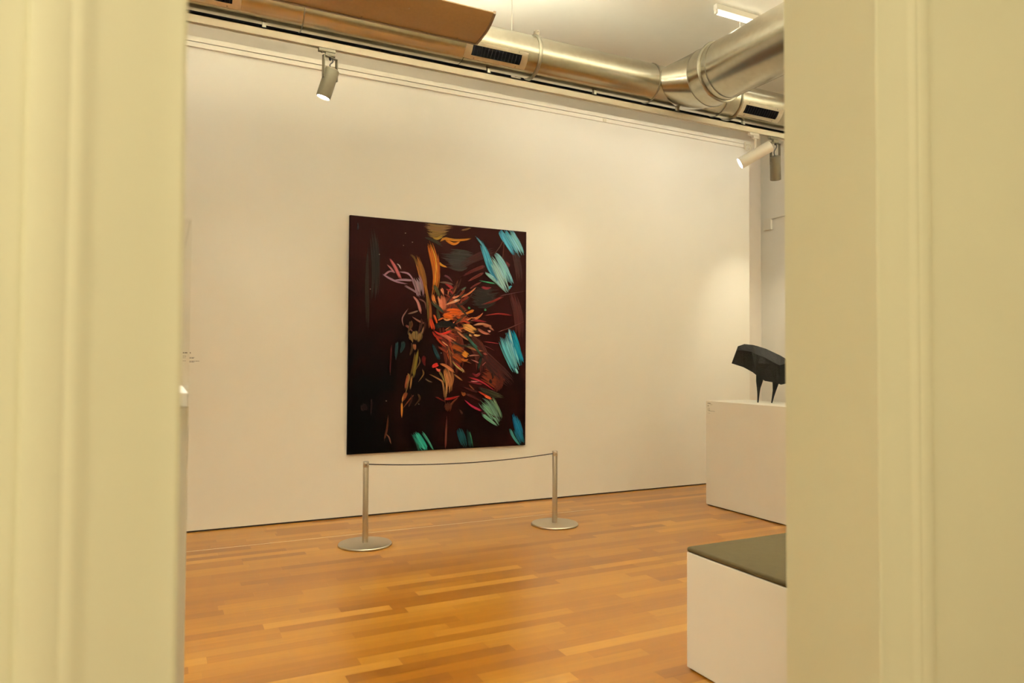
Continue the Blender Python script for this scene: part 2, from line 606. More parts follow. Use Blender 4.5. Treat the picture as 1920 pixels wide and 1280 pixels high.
# side branch: round pipe, collar, short sleeve and the flared shoe that meets the main pipe
MB().lathe((BX, YD1 + 0.02, BZ), (0, 1, 0), [(0, BR), (4.60 - YD1 - 0.02, BR)], 72).build('branch_pipe', 'galvanised', duct, smooth=40)
MB().lathe((BX, 4.525, BZ), (0, 1, 0), [(0, BR), (0, BR + 0.0035), (0.006, BR + 0.0035), (0.006, BR)], 72).build('branch_seam', 'galvanised_dark', duct, smooth=40)
MB().lathe((BX, 4.590, BZ), (0, 1, 0), [(0, BR), (0.002, BR + 0.012), (0.010, BR + 0.017), (0.018, BR + 0.012), (0.020, BR)], 72).build('collar_ring', 'galvanised_dark', duct, smooth=40)
MB().lathe((BX, 4.61, BZ), (0, 1, 0), [(0, BR + 0.006), (0.135, BR + 0.006)], 72).build('branch_sleeve', 'galvanised', duct, smooth=40)
N = 72
sh, fs = [], []
for k in range(2):
    for i in range(N):
        a = 2 * math.pi * i / N
        ca, sa = math.cos(a), math.sin(a)
        if k == 0:
            sh.append((BX + (BR + 0.006) * ca, 4.745, BZ + (BR + 0.006) * sa))
        else:
            z = (DR + 0.003) * sa
            yy = DY - math.sqrt(max((DR + 0.003) ** 2 - z * z, 0.0))
            sh.append(((4.262 + (0.384 if ca < 0 else 0.385) * (abs(ca) ** 0.7) * (1 if ca > 0 else -1)), yy, DZC + z))
for i in range(N):
    j = (i + 1) % N
    fs.append((i, j, N + j, N + i))
MB().add(sh, fs).build('branch_shoe', 'galvanised', duct, smooth=30)
MB().torus((BX, 4.745, BZ), (0, 1, 0), BR + 0.005, 0.005, 72, 6).build('shoe_bead', 'galvanised_dark', duct, smooth=60)


def vent(xa, xb):
    """louvred outlet let into the room side of the pipe, lower front"""
    a0, a1 = math.radians(196), math.radians(243)
    R1 = DR + 0.004

    def pt(x, a, r):
        return Vector((x, DY + r * math.cos(a), DZC + r * math.sin(a)))
    b = MB()
    n = 6

    def patch(x0, x1, s0, s1, r):
        vs, ff = [], []
        for i in range(n + 1):
            a = s0 + (s1 - s0) * i / n
            vs += [pt(x0, a, r), pt(x1, a, r), pt(x0, a, DR - 0.003), pt(x1, a, DR - 0.003)]
        for i in range(n):
            k, q = 4 * i, 4 * i + 4
            ff += [(k, k + 1, q + 1, q), (k, q, q + 2, k + 2), (k + 1, k + 3, q + 3, q + 1)]
        ff += [(0, 2, 3, 1), (4 * n, 4 * n + 1, 4 * n + 3, 4 * n + 2)]
        b.add(vs, ff)
    o0, o1 = math.radians(205), math.radians(232)
    mx = 0.055
    patch(xa - mx, xb + mx, a0, o0, R1)
    patch(xa - mx, xb + mx, o1, a1, R1)
    patch(xa - mx, xa, o0, o1, R1)
    patch(xb, xb + mx, o0, o1, R1)
    fr = b.build('vent_plate', 'vent_plate', duct)
    b = MB()
    patch2 = []
    vs, ff = [], []
    for i in range(n + 1):
        a = o0 + (o1 - o0) * i / n
        vs += [pt(xa, a, DR + 0.0012), pt(xb, a, DR + 0.0012)]
    for i in range(n):
        ff.append((2 * i, 2 * i + 1, 2 * i + 3, 2 * i + 2))
    b.add(vs, ff).build('vent_opening', 'black', fr)
    k = 14
    am = (o0 + o1) / 2
    er, et = Vector((0, math.cos(am), math.sin(am))), Vector((0, -math.sin(am), math.cos(am)))
    base = None
    for i in range(k):
        x = xa + (xb - xa) * (i + 0.5) / k
        if base is None:
            base = MB().obox(pt(x, am, DR + 0.0015), (0.0022, 0, 0), er * 0.0035, et * 0.036).build('vent_fin', 'fin', fr)
            x00 = x
        else:
            c = base.copy()
            COL.objects.link(c)
            c.parent = fr
            c.location = (x - x00, 0, 0)
    sc = MB()
    for x in (xa + 0.03, xb - 0.03):
        for a in (math.radians(199), math.radians(239)):
            q = pt(x, a, R1)
            dd = Vector((0, math.cos(a), math.sin(a)))
            MB().cyl(q, q + dd * 0.003, 0.006, 10).build('vent_screw', 'galvanised_dark', fr, smooth=40)


vent(2.105, 2.525)
vent(4.895, 5.315)
vent(-0.035, 0.385)

# threaded rods that carry the duct
for x, yy, z0, label in ((2.507, DY, DZC + DR, 'thin hanger rod between ceiling and duct beside the taupe reflector'), (4.62, 4.69, BZ + 0.1, 'short hanger rod under the ceiling tube light behind the branch duct')):
    if yy < 5.0:
        r_ = MB().cyl((BX + 0.30, 4.69, BZ + 0.10), (BX + 0.30, 4.69, ZC - 0.09), 0.004, 8)
        r_.obox((BX + 0.27, 4.69, BZ + 0.10), (0.034, 0, 0), (0, 0.012, 0), (0, 0, 0.003))
        r_.build('branch_hanger', 'steel', duct, smooth=40)
    else:
        MB().cyl((x, yy, z0 - 0.002), (x, yy, ZC), 0.0035, 8).build('hanger_rod', 'steel', duct, smooth=40)

# ------------------------------------------------------------------ lighting track with its spotlights
TY, TZ0, TZ1 = 5.10, 3.572, 3.630
tr = empty('lighting_track', (2.5, TY, TZ0), 'long cream lighting track fixed under the round duct', 'light track')
tb = MB().box(XL + 0.05, XR - 0.02, TY - 0.020, TY - 0.007, TZ0, TZ1).box(XL + 0.05, XR - 0.02, TY + 0.007, TY + 0.020, TZ0, TZ1).box(XL + 0.05, XR - 0.02, TY - 0.020, TY + 0.020, TZ1 - 0.01, TZ1)
tb.build('track_body', 'track', tr)
MB().box(XL + 0.05, XR - 0.02, TY - 0.007, TY + 0.007, TZ0 + 0.014, TZ1 - 0.01).build('track_slot', 'slot', tr)
MB().box(XL + 0.05, XR - 0.02, TY + 0.020, TY + 0.060, TZ1 - 0.012, TZ1).build('track_flange', 'track', tr)
MB().box(0.40, 0.46, TY + 0.020, TY + 0.050, TZ0 + 0.01, TZ1 - 0.012).build('feed_clip', 'track', tr, bevel=0.004)
for x in (-1.4, 0.6, 2.3, 3.3, 4.2, 5.0):
    MB().box(x - 0.012, x + 0.012, TY - 0.015, TY + 0.015, TZ1, TZ1 + 0.038).build('track_hanger', 'galvanised_dark', tr)

AD = 0.052    # height of the adapter under the track


def fixture(x, ty, tz, d, length, rad, material, label, group, power, cone, blend, yoke=True, stem=0.05, slide=0.0, cable=True, pivot=0.35, drop=0.15, glow='lens', axis=None, aim=None):
    d = Vector(d).normalized()
    t = empty('track_spotlight', (x, ty, tz - AD), label, 'spotlight', group)
    ad = MB().box(x - 0.060, x + 0.060, ty - 0.017, ty + 0.017, tz - 0.026, tz).box(x - 0.012, x + 0.060, ty - 0.015, ty + 0.015, tz - AD, tz - 0.026)
    ad.build('adapter', material, t, bevel=0.004)
    MB().cyl((x - 0.035, ty - 0.004, tz - 0.026), (x - 0.035, ty - 0.004, tz - 0.034), 0.007, 12).build('adapter_lever', material, t, smooth=40)
    top = Vector((x + 0.024, ty, tz - AD))
    piv = top + Vector((slide, 0, -drop))
    side = Vector(axis).normalized() if axis else Vector((0, 0, -1)).cross(d)
    if side.length < 0.05:
        side = Vector((1, 0, 0))
    side.normalize()
    p0 = piv - d * length * pivot
    body = MB().lathe(p0, d, [(0.0, rad * 0.86), (0.004, rad * 0.97), (0.012, rad), (length - 0.003, rad), (length, rad * 0.98), (length, rad * 0.90), (length - 0.012, rad * 0.88)], 40, True, False)
    hs = body.build('housing', material, t, smooth=40)
    MB().lathe(p0 + d * (length - 0.012), d, [(0, rad * 0.885), (0.004, rad * 0.86)], 40, True, True).build('lens', glow, hs, smooth=40)
    if yoke:
        w_ = rad + 0.006
        yk = MB()
        f = side.cross(Vector((0, 0, 1))).normalized()
        for s_ in (-1, 1):
            hgt = (top.z - 0.006 - piv.z + 0.020) / 2
            yk.obox(piv + side * s_ * w_ + Vector((0, 0, hgt - 0.020)), side * 0.0035, f * 0.014, Vector((0, 0, hgt)))
            yk.cyl(piv + side * s_ * (w_ - 0.006), piv + side * s_ * (w_ + 0.007), 0.008, 14)
        yk.obox(Vector((piv.x, piv.y, top.z - 0.004)), side * (w_ + 0.0035), f * 0.014, Vector((0, 0, 0.003)))
        yk.build('yoke', material, t, bevel=0.0012, segs=1)
    else:
        MB().cyl(top + Vector((0, 0, 0.002)), (top.x, top.y, piv.z + 0.01), 0.011, 16).build('stem', material, t, smooth=40)
    if cable:
        a = top + Vector((0, 0, 0.0))
        b = p0 + d * 0.004
        pts = []
        for i in range(13):
            u = i / 12
            q = a.lerp(b, u) + side * 0.022 * math.sin(u * math.pi * 2.0) * (1 - 0.4 * u)
            pts.append(q)
        MB().tube(pts, 0.0045, 8).build('cable', 'cable', t, smooth=60)
        MB().lathe(a + Vector((0, 0, 0.004)), (0, 0, -1), [(0, 0.010), (0.022, 0.009), (0.030, 0.005)], 14).build('cable_gland', 'cable', t, smooth=60)
    if power:
        spot_light(t, p0 + d * (length + 0.004), aim or d, power, cone, blend)
    return t


GR = 'spotlights on the track along the exhibition wall'
fixture(1.030, TY, TZ0, (-0.27, 0.13, -0.95), 0.215, 0.051, 'grey_lamp', 'lit grey cylinder spotlight with open yoke hanging left above the dark painting', GR, SPOT_LEFT, 95, 0.9, drop=0.145, pivot=0.27, axis=(0.9, 0.43, 0))
fixture(5.135, TY, TZ0, (-0.69, 0.54, -0.48), 0.330, 0.056, 'white_lamp', 'lit white cylinder spotlight tilted sideways towards the painting', GR, SPOT_PAINT, 44, 0.8, yoke=False, cable=False, drop=0.155, pivot=0.50, aim=(-3.45, 0.87, -1.95))
fixture(5.400, TY, TZ0, (0.33, 0.29, -0.90), 0.235, 0.052, 'grey_lamp', 'grey cylinder spotlight hanging straight down nearest the right door jamb', GR, SPOT_DOWN, 80, 0.8, drop=0.205, pivot=0.30, axis=(1, 0, 0))
fixture(-0.65, TY, TZ0, (0.80, 0.60, 0.02), 0.215, 0.051, 'grey_lamp', 'added unseen grey spotlight behind the left jamb, brightening the wall', GR, SPOT_WASH, 120, 1.0, drop=0.145, pivot=0.3, cable=False)  # unseen lamp, added for the bright top left of the wall

# added unseen track nearer to the doorway, its spotlights brighten floor and walls
t2y, t2z = 1.8, 3.46
t2 = empty('lighting_track', (2.0, t2y, t2z), 'added unseen cream lighting track above the grey bench', 'light track')
MB().box(XL + 0.3, XR - 0.3, t2y - 0.02, t2y + 0.02, t2z, t2z + 0.05).build('track_body', 'track', t2)
for x in (-1.5, 0.8, 3.4, 5.6):
    MB().cyl((x, t2y, t2z + 0.05), (x, t2y, ZC), 0.005, 8).build('track_hanger', 'steel', t2)
for x, d, k, wh in ((-0.9, (0.36, 0.42, -0.83), 3.2, 'first from the left wall'), (0.7, (0.62, 0.50, -0.62), 0.7, 'second from the left wall'), (3.6, (0.30, 1.0, -0.48), 0.15, 'second from the right wall'), (5.3, (-0.05, 1.0, -0.45), 0.35, 'nearest the right wall')):
    fixture(x, t2y, t2z, d, 0.215, 0.051, 'grey_lamp', 'added unseen grey spotlight on the track over the bench, ' + wh, 'added spotlights on the track over the bench', SPOT_FLOOR * k, 90, 1.0, drop=0.145, pivot=0.3, cable=False)

# ------------------------------------------------------------------ tube lights on the ceiling
def tube_light(x0, x1, yy, label):
    t = empty('tube_light', ((x0 + x1) / 2, yy, ZC), label, 'ceiling light', 'tube lights on the ceiling')
    MB().box(x0, x1, yy - 0.022, yy + 0.022, ZC - 0.05, ZC).build('batten', 'white_lamp', t, bevel=0.004)
    for x in (x0 + 0.012, x1 - 0.012):
        MB().box(x - 0.012, x + 0.012, yy - 0.012, yy + 0.012, ZC - 0.085, ZC - 0.05).build('lamp_holder', 'white_lamp', t, bevel=0.003)
    MB().cyl((x0 + 0.024, yy, ZC - 0.076), (x1 - 0.024, yy, ZC - 0.076), 0.012, 20).build('tube', 'tube', t, smooth=40)


tube_light(4.26, 5.76, 4.67, 'lit bare tube light on the ceiling half hidden by the branch duct')
tube_light(-1.9, -0.4, 4.67, 'lit tube light on the ceiling above the suspended uplight, behind the left jamb')

# ------------------------------------------------------------------ added unseen light strips brightening the wall top, visor above to cut their light
for wx0, wx1, glow, lab in ((XL + 0.1, 2.6, 'wash', 'added unseen black light strip behind the duct, left half of the wall'), (2.7, XR - 0.1, 'wash_strong', 'added unseen black light strip behind the duct, right half of the wall')):
    ww = empty('added_wash_strip', ((wx0 + wx1) / 2, 5.36, 3.72), lab, 'added wash light', 'added wash lights behind the duct')
    MB().box(wx0, wx1, 5.30, 5.315, 3.725, 3.800).box(wx0, wx1, 5.30, 5.430, 3.800, 3.812).build('wash_visor', 'fin', ww)
    MB().box(wx0, wx1, 5.320, 5.345, 3.770, 3.795).build('wash_glow_strip', glow, ww)
    for x in (wx0 + 0.4, (wx0 + wx1) / 2, wx1 - 0.4):
        MB().box(x - 0.012, x + 0.012, 5.262, 5.302, 3.800, 3.812).build('wash_bracket', 'galvanised_dark', ww)

# ------------------------------------------------------------------ taupe curved reflector of the suspended uplight
ARC = [(4.407, 3.511), (4.360, 3.5125), (4.300, 3.517), (4.231, 3.529), (4.175, 3.548), (4.107, 3.589)]


def uplight(WX0, WX1, dy, dz, label):
    arc = [(yy + dy, z + dz) for yy, z in ARC]
    wg = empty('suspended_uplight', ((WX0 + WX1) / 2, 4.25 + dy, 3.5 + dz), label, 'uplight', 'suspended uplights')
    up_ = [(yy, z + 0.006) for yy, z in reversed(arc)]
    MB().prism_x(arc + up_, WX0, WX1 - 0.012).build('reflector_sheet', 'wing', wg, smooth=30)
    lo = [(yy, z - 0.006) for yy, z in arc]
    hi = [(yy, z + 0.014) for yy, z in reversed(arc)]
    MB().prism_x(lo + hi, WX1 - 0.012, WX1 + 0.004).build('end_rim', 'wing_rim', wg, smooth=30)
    MB().box(WX0, WX1 - 0.010, 4.401 + dy, 4.415 + dy, 3.503 + dz, 3.524 + dz).build('edge_rim', 'wing_rim', wg)
    for x in (WX1 - 1.55, WX1 - 0.8, WX1 - 0.15):
        MB().cyl((x, 4.416 + dy, 3.513 + dz), (x, 4.385 + dy, 3.513 + dz), 0.005, 8).build('rim_screw', 'wing_rim', wg)
    MB().cyl((WX1 - 1.6, 4.27 + dy, 3.60 + dz), (WX1 - 0.1, 4.27 + dy, 3.60 + dz), 0.014, 16).build('uplight_tube', 'uplight', wg, smooth=40)
    MB().box(WX1 - 1.65, WX1 - 0.06, 4.215 + dy, 4.219 + dy, 3.545 + dz, 3.630 + dz).box(WX1 - 1.65, WX1 - 0.06, 4.321 + dy, 4.325 + dy, 3.530 + dz, 3.630 + dz).build('light_guard', 'white_lamp', wg)  # unseen side walls, added to cut off the tube's low light
    for x in (WX1 - 1.62, WX1 - 0.08):
        MB().box(x - 0.02, x + 0.02, 4.25 + dy, 4.29 + dy, 3.53 + dz, 3.62 + dz).build('tube_holder', 'white_lamp', wg)
    for x in (WX0 + 0.3, WX1 - 0.55):
        MB().cyl((x, 4.20 + dy, 3.535 + dz), (x, 4.20 + dy, ZC), 0.002, 8).build('suspension_wire', 'steel', wg)


uplight(-1.10, 1.90, 0.0, 0.0, 'taupe curved sheet of a suspended uplight hanging in front of the duct')
uplight(0.95, 3.85, -1.75, 0.15, 'added unseen taupe uplight over the middle of the room, left of the branch duct')  # unseen, added for more soft light off the ceiling
uplight(4.70, 6.40, -1.75, 0.15, 'added unseen short taupe uplight over the tall plinth, right of the branch duct')  # unseen, added to brighten the right side by way of the ceiling

# ------------------------------------------------------------------ painting
PX0, PX1, PZ0, PZ1, PYF = 1.433, 3.140, 0.540, 2.588, 6.043
pic = empty('painting', ((PX0 + PX1) / 2, YW, PZ0), 'large dark abstract oil painting with orange and cyan brush strokes on white wall', 'painting')
MB().box(PX0, PX1, PYF, YW - 0.001, PZ0, PZ1).build('canvas', 'canvas', pic, bevel=0.002, segs=1)
STROKES = [
    ([(835,1770),(1002,1753),(1161,1754)], 133, (44,36,32), 0.8),
    ([(872,1685),(1013,1675),(1097,1690)], 92, (40,32,28), 0.7),
    ([(1110,1449),(1245,1420),(1409,1448)], 124, (34,24,18), 0.7),
    ([(1138,1346),(1273,1342),(1382,1377)], 94, (30,22,16), 0.7),
    ([(203,1939),(230,1615),(219,1336)], 75, (24,16,10), 0.8),
    ([(158,1749),(152,1425),(165,1149)], 46, (30,18,8), 0.7),
    ([(1549,1470),(1619,1244),(1638,990)], 97, (66,14,12), 0.7),
    ([(1250,686),(1360,636),(1454,575)], 135, (98,34,12), 0.8),
    ([(1167,932),(1387,735),(1555,584)], 126, (44,8,8), 0.7),
    ([(1002,1664),(1215,1777),(1379,1839)], 73, (50,10,8), 0.7),
    ([(902,1171),(956,930),(958,687)], 202, (84,24,12), 0.8),
    ([(1060,1078),(1222,884),(1250,686)], 134, (64,16,10), 0.8),
    ([(797,1361),(953,1270),(1112,1178)], 172, (110,34,16), 0.8),
    ([(1546,1954),(1616,1703),(1640,1551)], 76, (48,12,10), 0.7),
    ([(1387,735),(1432,610),(1388,511)], 84, (70,20,10), 0.7),
    ([(675,2009),(792,2000),(947,2023)], 70, (112,80,38), 0.9),
    ([(700,1963),(782,1941),(885,1978)], 60, (118,88,34), 0.8),
    ([(741,1928),(793,1908),(844,1941)], 35, (140,112,32), 0.6),
    ([(681,1908),(752,1890),(834,1853)], 35, (28,26,12), 0.8),
    ([(1036,2006),(1084,2020),(1121,2034)], 20, (126,90,44), 0.6),
    ([(834,1891),(865,1918),(958,1906),(1064,1920),(1117,1934)], 30, (205,132,32), 0.4),
    ([(885,1900),(953,1872),(1011,1896)], 31, (196,118,26), 0.4),
    ([(722,1868),(769,1712),(791,1554),(757,1359)], 74, (188,98,24), 0.7),
    ([(737,1840),(784,1699),(776,1505)], 25, (224,160,52), 0.5),
    ([(804,1758),(815,1652),(811,1555)], 25, (150,66,16), 0.5),
    ([(597,1743),(654,1585),(696,1376)], 63, (134,78,26), 0.6),
    ([(633,1641),(680,1500),(717,1319)], 30, (176,100,30), 0.5),
    ([(543,1749),(583,1714),(608,1639)], 24, (92,66,24), 0.5),
    ([(815,1691),(846,1669),(887,1657)], 25, (208,148,36), 0.4),
    ([(726,1358),(738,1214),(728,1118)], 40, (140,70,24), 0.6),
    ([(695,1429),(712,1262),(713,1166)], 24, (90,70,30), 0.5),
    ([(358,1694),(402,1626),(452,1530)], 38, (196,98,96), 0.4),
    ([(334,1640),(368,1610),(398,1574)], 19, (176,110,110), 0.5),
    ([(398,1579),(354,1585),(307,1550)], 19, (172,122,132), 0.6),
    ([(307,1550),(360,1520),(423,1495),(496,1485)], 24, (168,124,138), 0.6),
    ([(398,1508),(476,1517),(555,1517)], 24, (160,128,142), 0.6),
    ([(446,1582),(520,1577),(564,1532),(580,1485)], 19, (168,126,142), 0.6),
    ([(421,1656),(441,1643),(456,1615)], 14, (196,190,186), 0.6),
    ([(584,1542),(620,1468),(641,1373)], 78, (150,118,122), 0.7),
    ([(496,1466),(565,1432),(635,1392)], 24, (146,112,118), 0.5),
    ([(629,1569),(655,1489),(670,1394)], 20, (140,100,110), 0.5),
    ([(576,1371),(616,1325),(642,1245)], 34, (178,116,104), 0.5),
    ([(626,1354),(681,1327),(692,1275)], 15, (136,88,78), 0.6),
    ([(518,1250),(475,1177),(485,1112)], 14, (140,98,88), 0.6),
    ([(528,1217),(567,1228),(612,1244)], 19, (120,96,76), 0.6),
    ([(568,1190),(623,1158),(683,1136)], 20, (136,84,68), 0.6),
    ([(505,1117),(539,1094),(569,1062)], 24, (120,64,54), 0.6),
    ([(673,1107),(664,1069),(649,1030)], 20, (120,84,60), 0.6),
    ([(594,1067),(599,1020),(600,968)], 116, (118,88,46), 0.8),
    ([(535,1047),(560,1009),(570,972)], 29, (134,102,56), 0.6),
    ([(585,948),(590,925),(595,901)], 44, (150,90,54), 0.5),
    ([(428,960),(424,899),(420,829)], 38, (20,46,46), 0.6),
    ([(486,970),(482,923),(463,876)], 48, (20,42,42), 0.6),
    ([(620,887),(601,783),(583,678)], 43, (112,98,32), 0.7),
    ([(596,868),(577,764),(558,679)], 19, (84,60,22), 0.6),
    ([(376,922),(372,805),(368,698)], 19, (66,12,14), 0.6),
    ([(681,840),(676,802),(686,764)], 44, (92,10,12), 0.6),
    ([(538,679),(524,613),(510,557)], 48, (126,62,32), 0.7),
    ([(568,664),(559,603),(554,556)], 19, (156,104,52), 0.6),
    ([(520,519),(506,491),(492,454)], 43, (112,48,22), 0.6),
    ([(496,510),(486,477),(482,444)], 14, (196,126,54), 0.6),
    ([(477,430),(478,370),(478,309)], 24, (204,124,44), 0.4),
    ([(589,499),(545,452),(497,392)], 14, (128,64,32), 0.6),
    ([(353,308),(345,211),(327,124)], 23, (84,38,18), 0.6),
    ([(340,160),(365,131),(379,84)], 14, (136,86,60), 0.6),
    ([(205,468),(206,404),(202,340)], 19, (40,10,10), 0.6),
    ([(126,429),(141,397),(146,369)], 55, (30,8,9), 0.6),
    ([(975,1310),(1012,1371),(1068,1417)], 23, (22,30,22), 0.3),
    ([(971,1224),(1019,1283),(1039,1367)], 18, (120,34,18), 0.3),
    ([(921,963),(978,932),(1004,930)], 22, (34,18,12), 0.3),
    ([(891,1054),(927,1052),(988,1028)], 26, (60,20,12), 0.3),
    ([(904,1401),(911,1445),(947,1463)], 13, (206,118,70), 0.3),
    ([(1023,1159),(1067,1177),(1088,1217)], 15, (90,24,14), 0.3),
    ([(1029,1385),(1110,1424),(1174,1478)], 20, (206,118,70), 0.3),
    ([(920,1288),(943,1352),(975,1407)], 13, (22,30,22), 0.3),
    ([(980,1106),(1051,1110),(1090,1143)], 17, (150,52,20), 0.3),
    ([(909,1028),(924,976),(971,894)], 12, (168,60,44), 0.3),
    ([(917,1004),(975,961),(1025,925)], 14, (120,34,18), 0.3),
    ([(1117,941),(1177,904),(1209,893)], 15, (120,34,18), 0.3),
    ([(932,1382),(969,1449),(995,1526)], 22, (110,60,28), 0.3),
    ([(912,930),(928,839),(939,752)], 24, (140,84,44), 0.3),
    ([(1047,1047),(1134,1062),(1219,1080)], 18, (34,18,12), 0.3),
    ([(944,902),(1011,882),(1095,848)], 16, (34,18,12), 0.3),
    ([(934,1178),(994,1231),(1077,1264)], 14, (206,118,70), 0.3),
    ([(920,1072),(1014,1071),(1094,1082)], 12, (90,24,14), 0.3),
    ([(922,900),(956,861),(974,838)], 19, (140,84,44), 0.3),
    ([(1012,1209),(1043,1237),(1104,1238)], 22, (206,118,70), 0.3),
    ([(878,1313),(923,1367),(962,1426)], 15, (34,18,12), 0.3),
    ([(1063,806),(1097,795),(1138,778)], 14, (110,60,28), 0.3),
    ([(892,1081),(961,1095),(1054,1088)], 19, (60,20,12), 0.3),
    ([(1123,1172),(1195,1195),(1245,1240)], 14, (206,118,70), 0.3),
    ([(878,1080),(954,1046),(1012,1028)], 23, (150,52,20), 0.3),
    ([(1120,1199),(1186,1203),(1229,1227)], 15, (206,118,70), 0.3),
    ([(1098,953),(1151,947),(1191,953)], 26, (22,30,22), 0.3),
    ([(961,903),(994,871),(1055,813)], 20, (60,20,12), 0.3),
    ([(886,946),(918,879),(946,814)], 12, (60,20,12), 0.3),
    ([(910,911),(902,872),(919,810)], 12, (176,70,26), 0.3),
    ([(1071,947),(1170,908),(1242,894)], 22, (206,118,70), 0.3),
    ([(1030,1104),(1075,1124),(1137,1129)], 12, (34,18,12), 0.3),
    ([(890,1172),(912,1236),(940,1297)], 23, (34,18,12), 0.3),
    ([(998,1159),(1053,1169),(1135,1156)], 19, (140,84,44), 0.3),
    ([(1055,1170),(1101,1183),(1138,1203)], 21, (206,118,70), 0.3),
    ([(957,801),(1026,744),(1068,710)], 17, (168,60,44), 0.3),
    ([(1003,1164),(1065,1176),(1149,1168)], 14, (34,18,12), 0.3),
    ([(910,1029),(950,1005),(982,987)], 17, (206,118,70), 0.3),
    ([(878,1080),(954,1086),(1050,1075)], 16, (110,60,28), 0.3),
    ([(950,1028),(986,1033),(1021,1039)], 25, (120,34,18), 0.3),
    ([(942,854),(970,807),(985,773)], 13, (34,18,12), 0.3),
    ([(996,1075),(1051,1102),(1127,1110)], 17, (196,96,44), 0.3),
    ([(986,1467),(1011,1504),(1028,1548)], 25, (60,20,12), 0.3),
    ([(899,1300),(920,1325),(930,1362)], 15, (150,52,20), 0.3),
    ([(856,1015),(910,953),(972,884)], 11, (120,34,18), 0.3),
    ([(964,1354),(1001,1430),(1067,1481)], 14, (34,18,12), 0.3),
    ([(913,979),(942,917),(967,860)], 18, (150,52,20), 0.3),
    ([(901,1058),(963,1012),(993,993)], 21, (120,34,18), 0.3),
    ([(922,1398),(958,1457),(996,1514)], 23, (60,20,12), 0.3),
    ([(899,1136),(919,1184),(970,1204)], 23, (110,60,28), 0.3),
    ([(921,1259),(935,1335),(963,1398)], 12, (150,52,20), 0.3),
    ([(934,1032),(995,1037),(1087,1014)], 15, (60,20,12), 0.3),
    ([(984,1058),(1054,1041),(1123,1025)], 12, (90,24,14), 0.3),
    ([(886,1087),(930,1117),(966,1155)], 14, (206,118,70), 0.3),
    ([(984,1137),(1045,1182),(1137,1200)], 15, (150,52,20), 0.3),
    ([(1004,1305),(1083,1349),(1137,1416)], 26, (34,18,12), 0.3),
    ([(562,955),(568,912),(552,860)], 23, (70,46,20), 0.4),
    ([(633,834),(641,791),(615,739)], 12, (110,80,40), 0.4),
    ([(566,501),(568,458),(544,407)], 20, (54,20,12), 0.4),
    ([(682,1150),(685,1107),(672,1054)], 20, (54,20,12), 0.4),
    ([(629,503),(642,460),(602,409)], 21, (70,46,20), 0.4),
    ([(652,1172),(654,1129),(642,1076)], 24, (54,20,12), 0.4),
    ([(545,1145),(543,1103),(527,1050)], 21, (70,46,20), 0.4),
    ([(637,1137),(635,1094),(626,1042)], 17, (54,20,12), 0.4),
    ([(536,619),(528,577),(514,526)], 14, (110,80,40), 0.4),
    ([(667,723),(675,680),(638,628)], 15, (110,80,40), 0.4),
    ([(534,688),(545,646),(526,594)], 22, (110,80,40), 0.4),
    ([(558,1157),(565,1114),(535,1061)], 17, (96,54,26), 0.4),
    ([(827,1513),(889,1511),(941,1499)], 30, (98,72,56), 0.7),
    ([(867,1578),(909,1561),(941,1528)], 25, (110,56,60), 0.5),
    ([(1056,1589),(1162,1645),(1259,1686)], 41, (80,22,18), 0.6),
    ([(1109,1543),(1179,1581),(1243,1620)], 31, (104,34,28), 0.6),
    ([(1131,1475),(1179,1507),(1228,1534)], 21, (96,30,24), 0.6),
    ([(771,1481),(797,1434),(818,1381)], 45, (70,70,36), 0.7),
    ([(838,1460),(848,1436),(859,1407)], 35, (218,134,94), 0.6),
    ([(878,1501),(920,1483),(946,1465)], 35, (170,46,44), 0.6),
    ([(889,1453),(931,1435),(952,1417)], 25, (140,36,34), 0.6),
    ([(756,1398),(767,1350),(788,1313)], 39, (214,122,54), 0.5),
    ([(828,1401),(849,1339),(860,1257)], 70, (206,112,76), 0.8),
    ([(807,1381),(823,1324),(839,1286)], 20, (226,146,98), 0.6),
    ([(880,1311),(953,1339),(1010,1361)], 30, (234,156,106), 0.5),
    ([(947,1377),(978,1384),(1010,1400)], 26, (226,140,96), 0.6),
    ([(963,1344),(984,1360),(1010,1356)], 15, (246,214,186), 0.6),
    ([(1015,1395),(1046,1431),(1067,1461)], 26, (132,48,24), 0.6),
    ([(1026,1342),(1068,1373),(1100,1394)], 31, (120,36,20), 0.6),
    ([(752,1335),(798,1294),(860,1243)], 45, (42,48,32), 0.7),
    ([(798,1274),(809,1226),(820,1179)], 35, (56,54,28), 0.6),
    ([(881,1239),(964,1251),(1059,1235)], 61, (208,86,22), 0.7),
    ([(850,1213),(902,1210),(964,1193)], 51, (232,104,28), 0.6),
    ([(932,1270),(995,1272),(1037,1254)], 25, (170,60,18), 0.6),
    ([(985,1203),(1038,1195),(1080,1216)], 31, (190,70,20), 0.6),
    ([(1080,1241),(1117,1252),(1154,1268)], 31, (228,124,34), 0.5),
    ([(861,1185),(892,1171),(928,1182)], 20, (244,156,96), 0.6),
    ([(989,1321),(1037,1274),(1085,1226)], 31, (42,36,20), 0.8),
    ([(1090,1226),(1038,1195),(986,1150)], 26, (50,44,28), 0.7),
    ([(738,1186),(749,1138),(764,1090)], 49, (204,58,22), 0.6),
    ([(768,1215),(789,1168),(799,1139)], 25, (222,82,32), 0.5),
    ([(809,1169),(840,1184),(860,1190)], 20, (236,120,60), 0.6),
    ([(759,1090),(840,1131),(944,1129),(970,1095)], 54, (8,9,7), 0.7),
    ([(861,1141),(913,1152),(944,1134)], 40, (8,9,7), 0.8),
    ([(775,1071),(836,1039),(924,1070)], 30, (194,38,28), 0.6),
    ([(759,1061),(790,1024),(852,1006)], 30, (150,28,20), 0.6),
    ([(1027,1160),(1070,1167),(1112,1148)], 26, (180,60,34), 0.6),
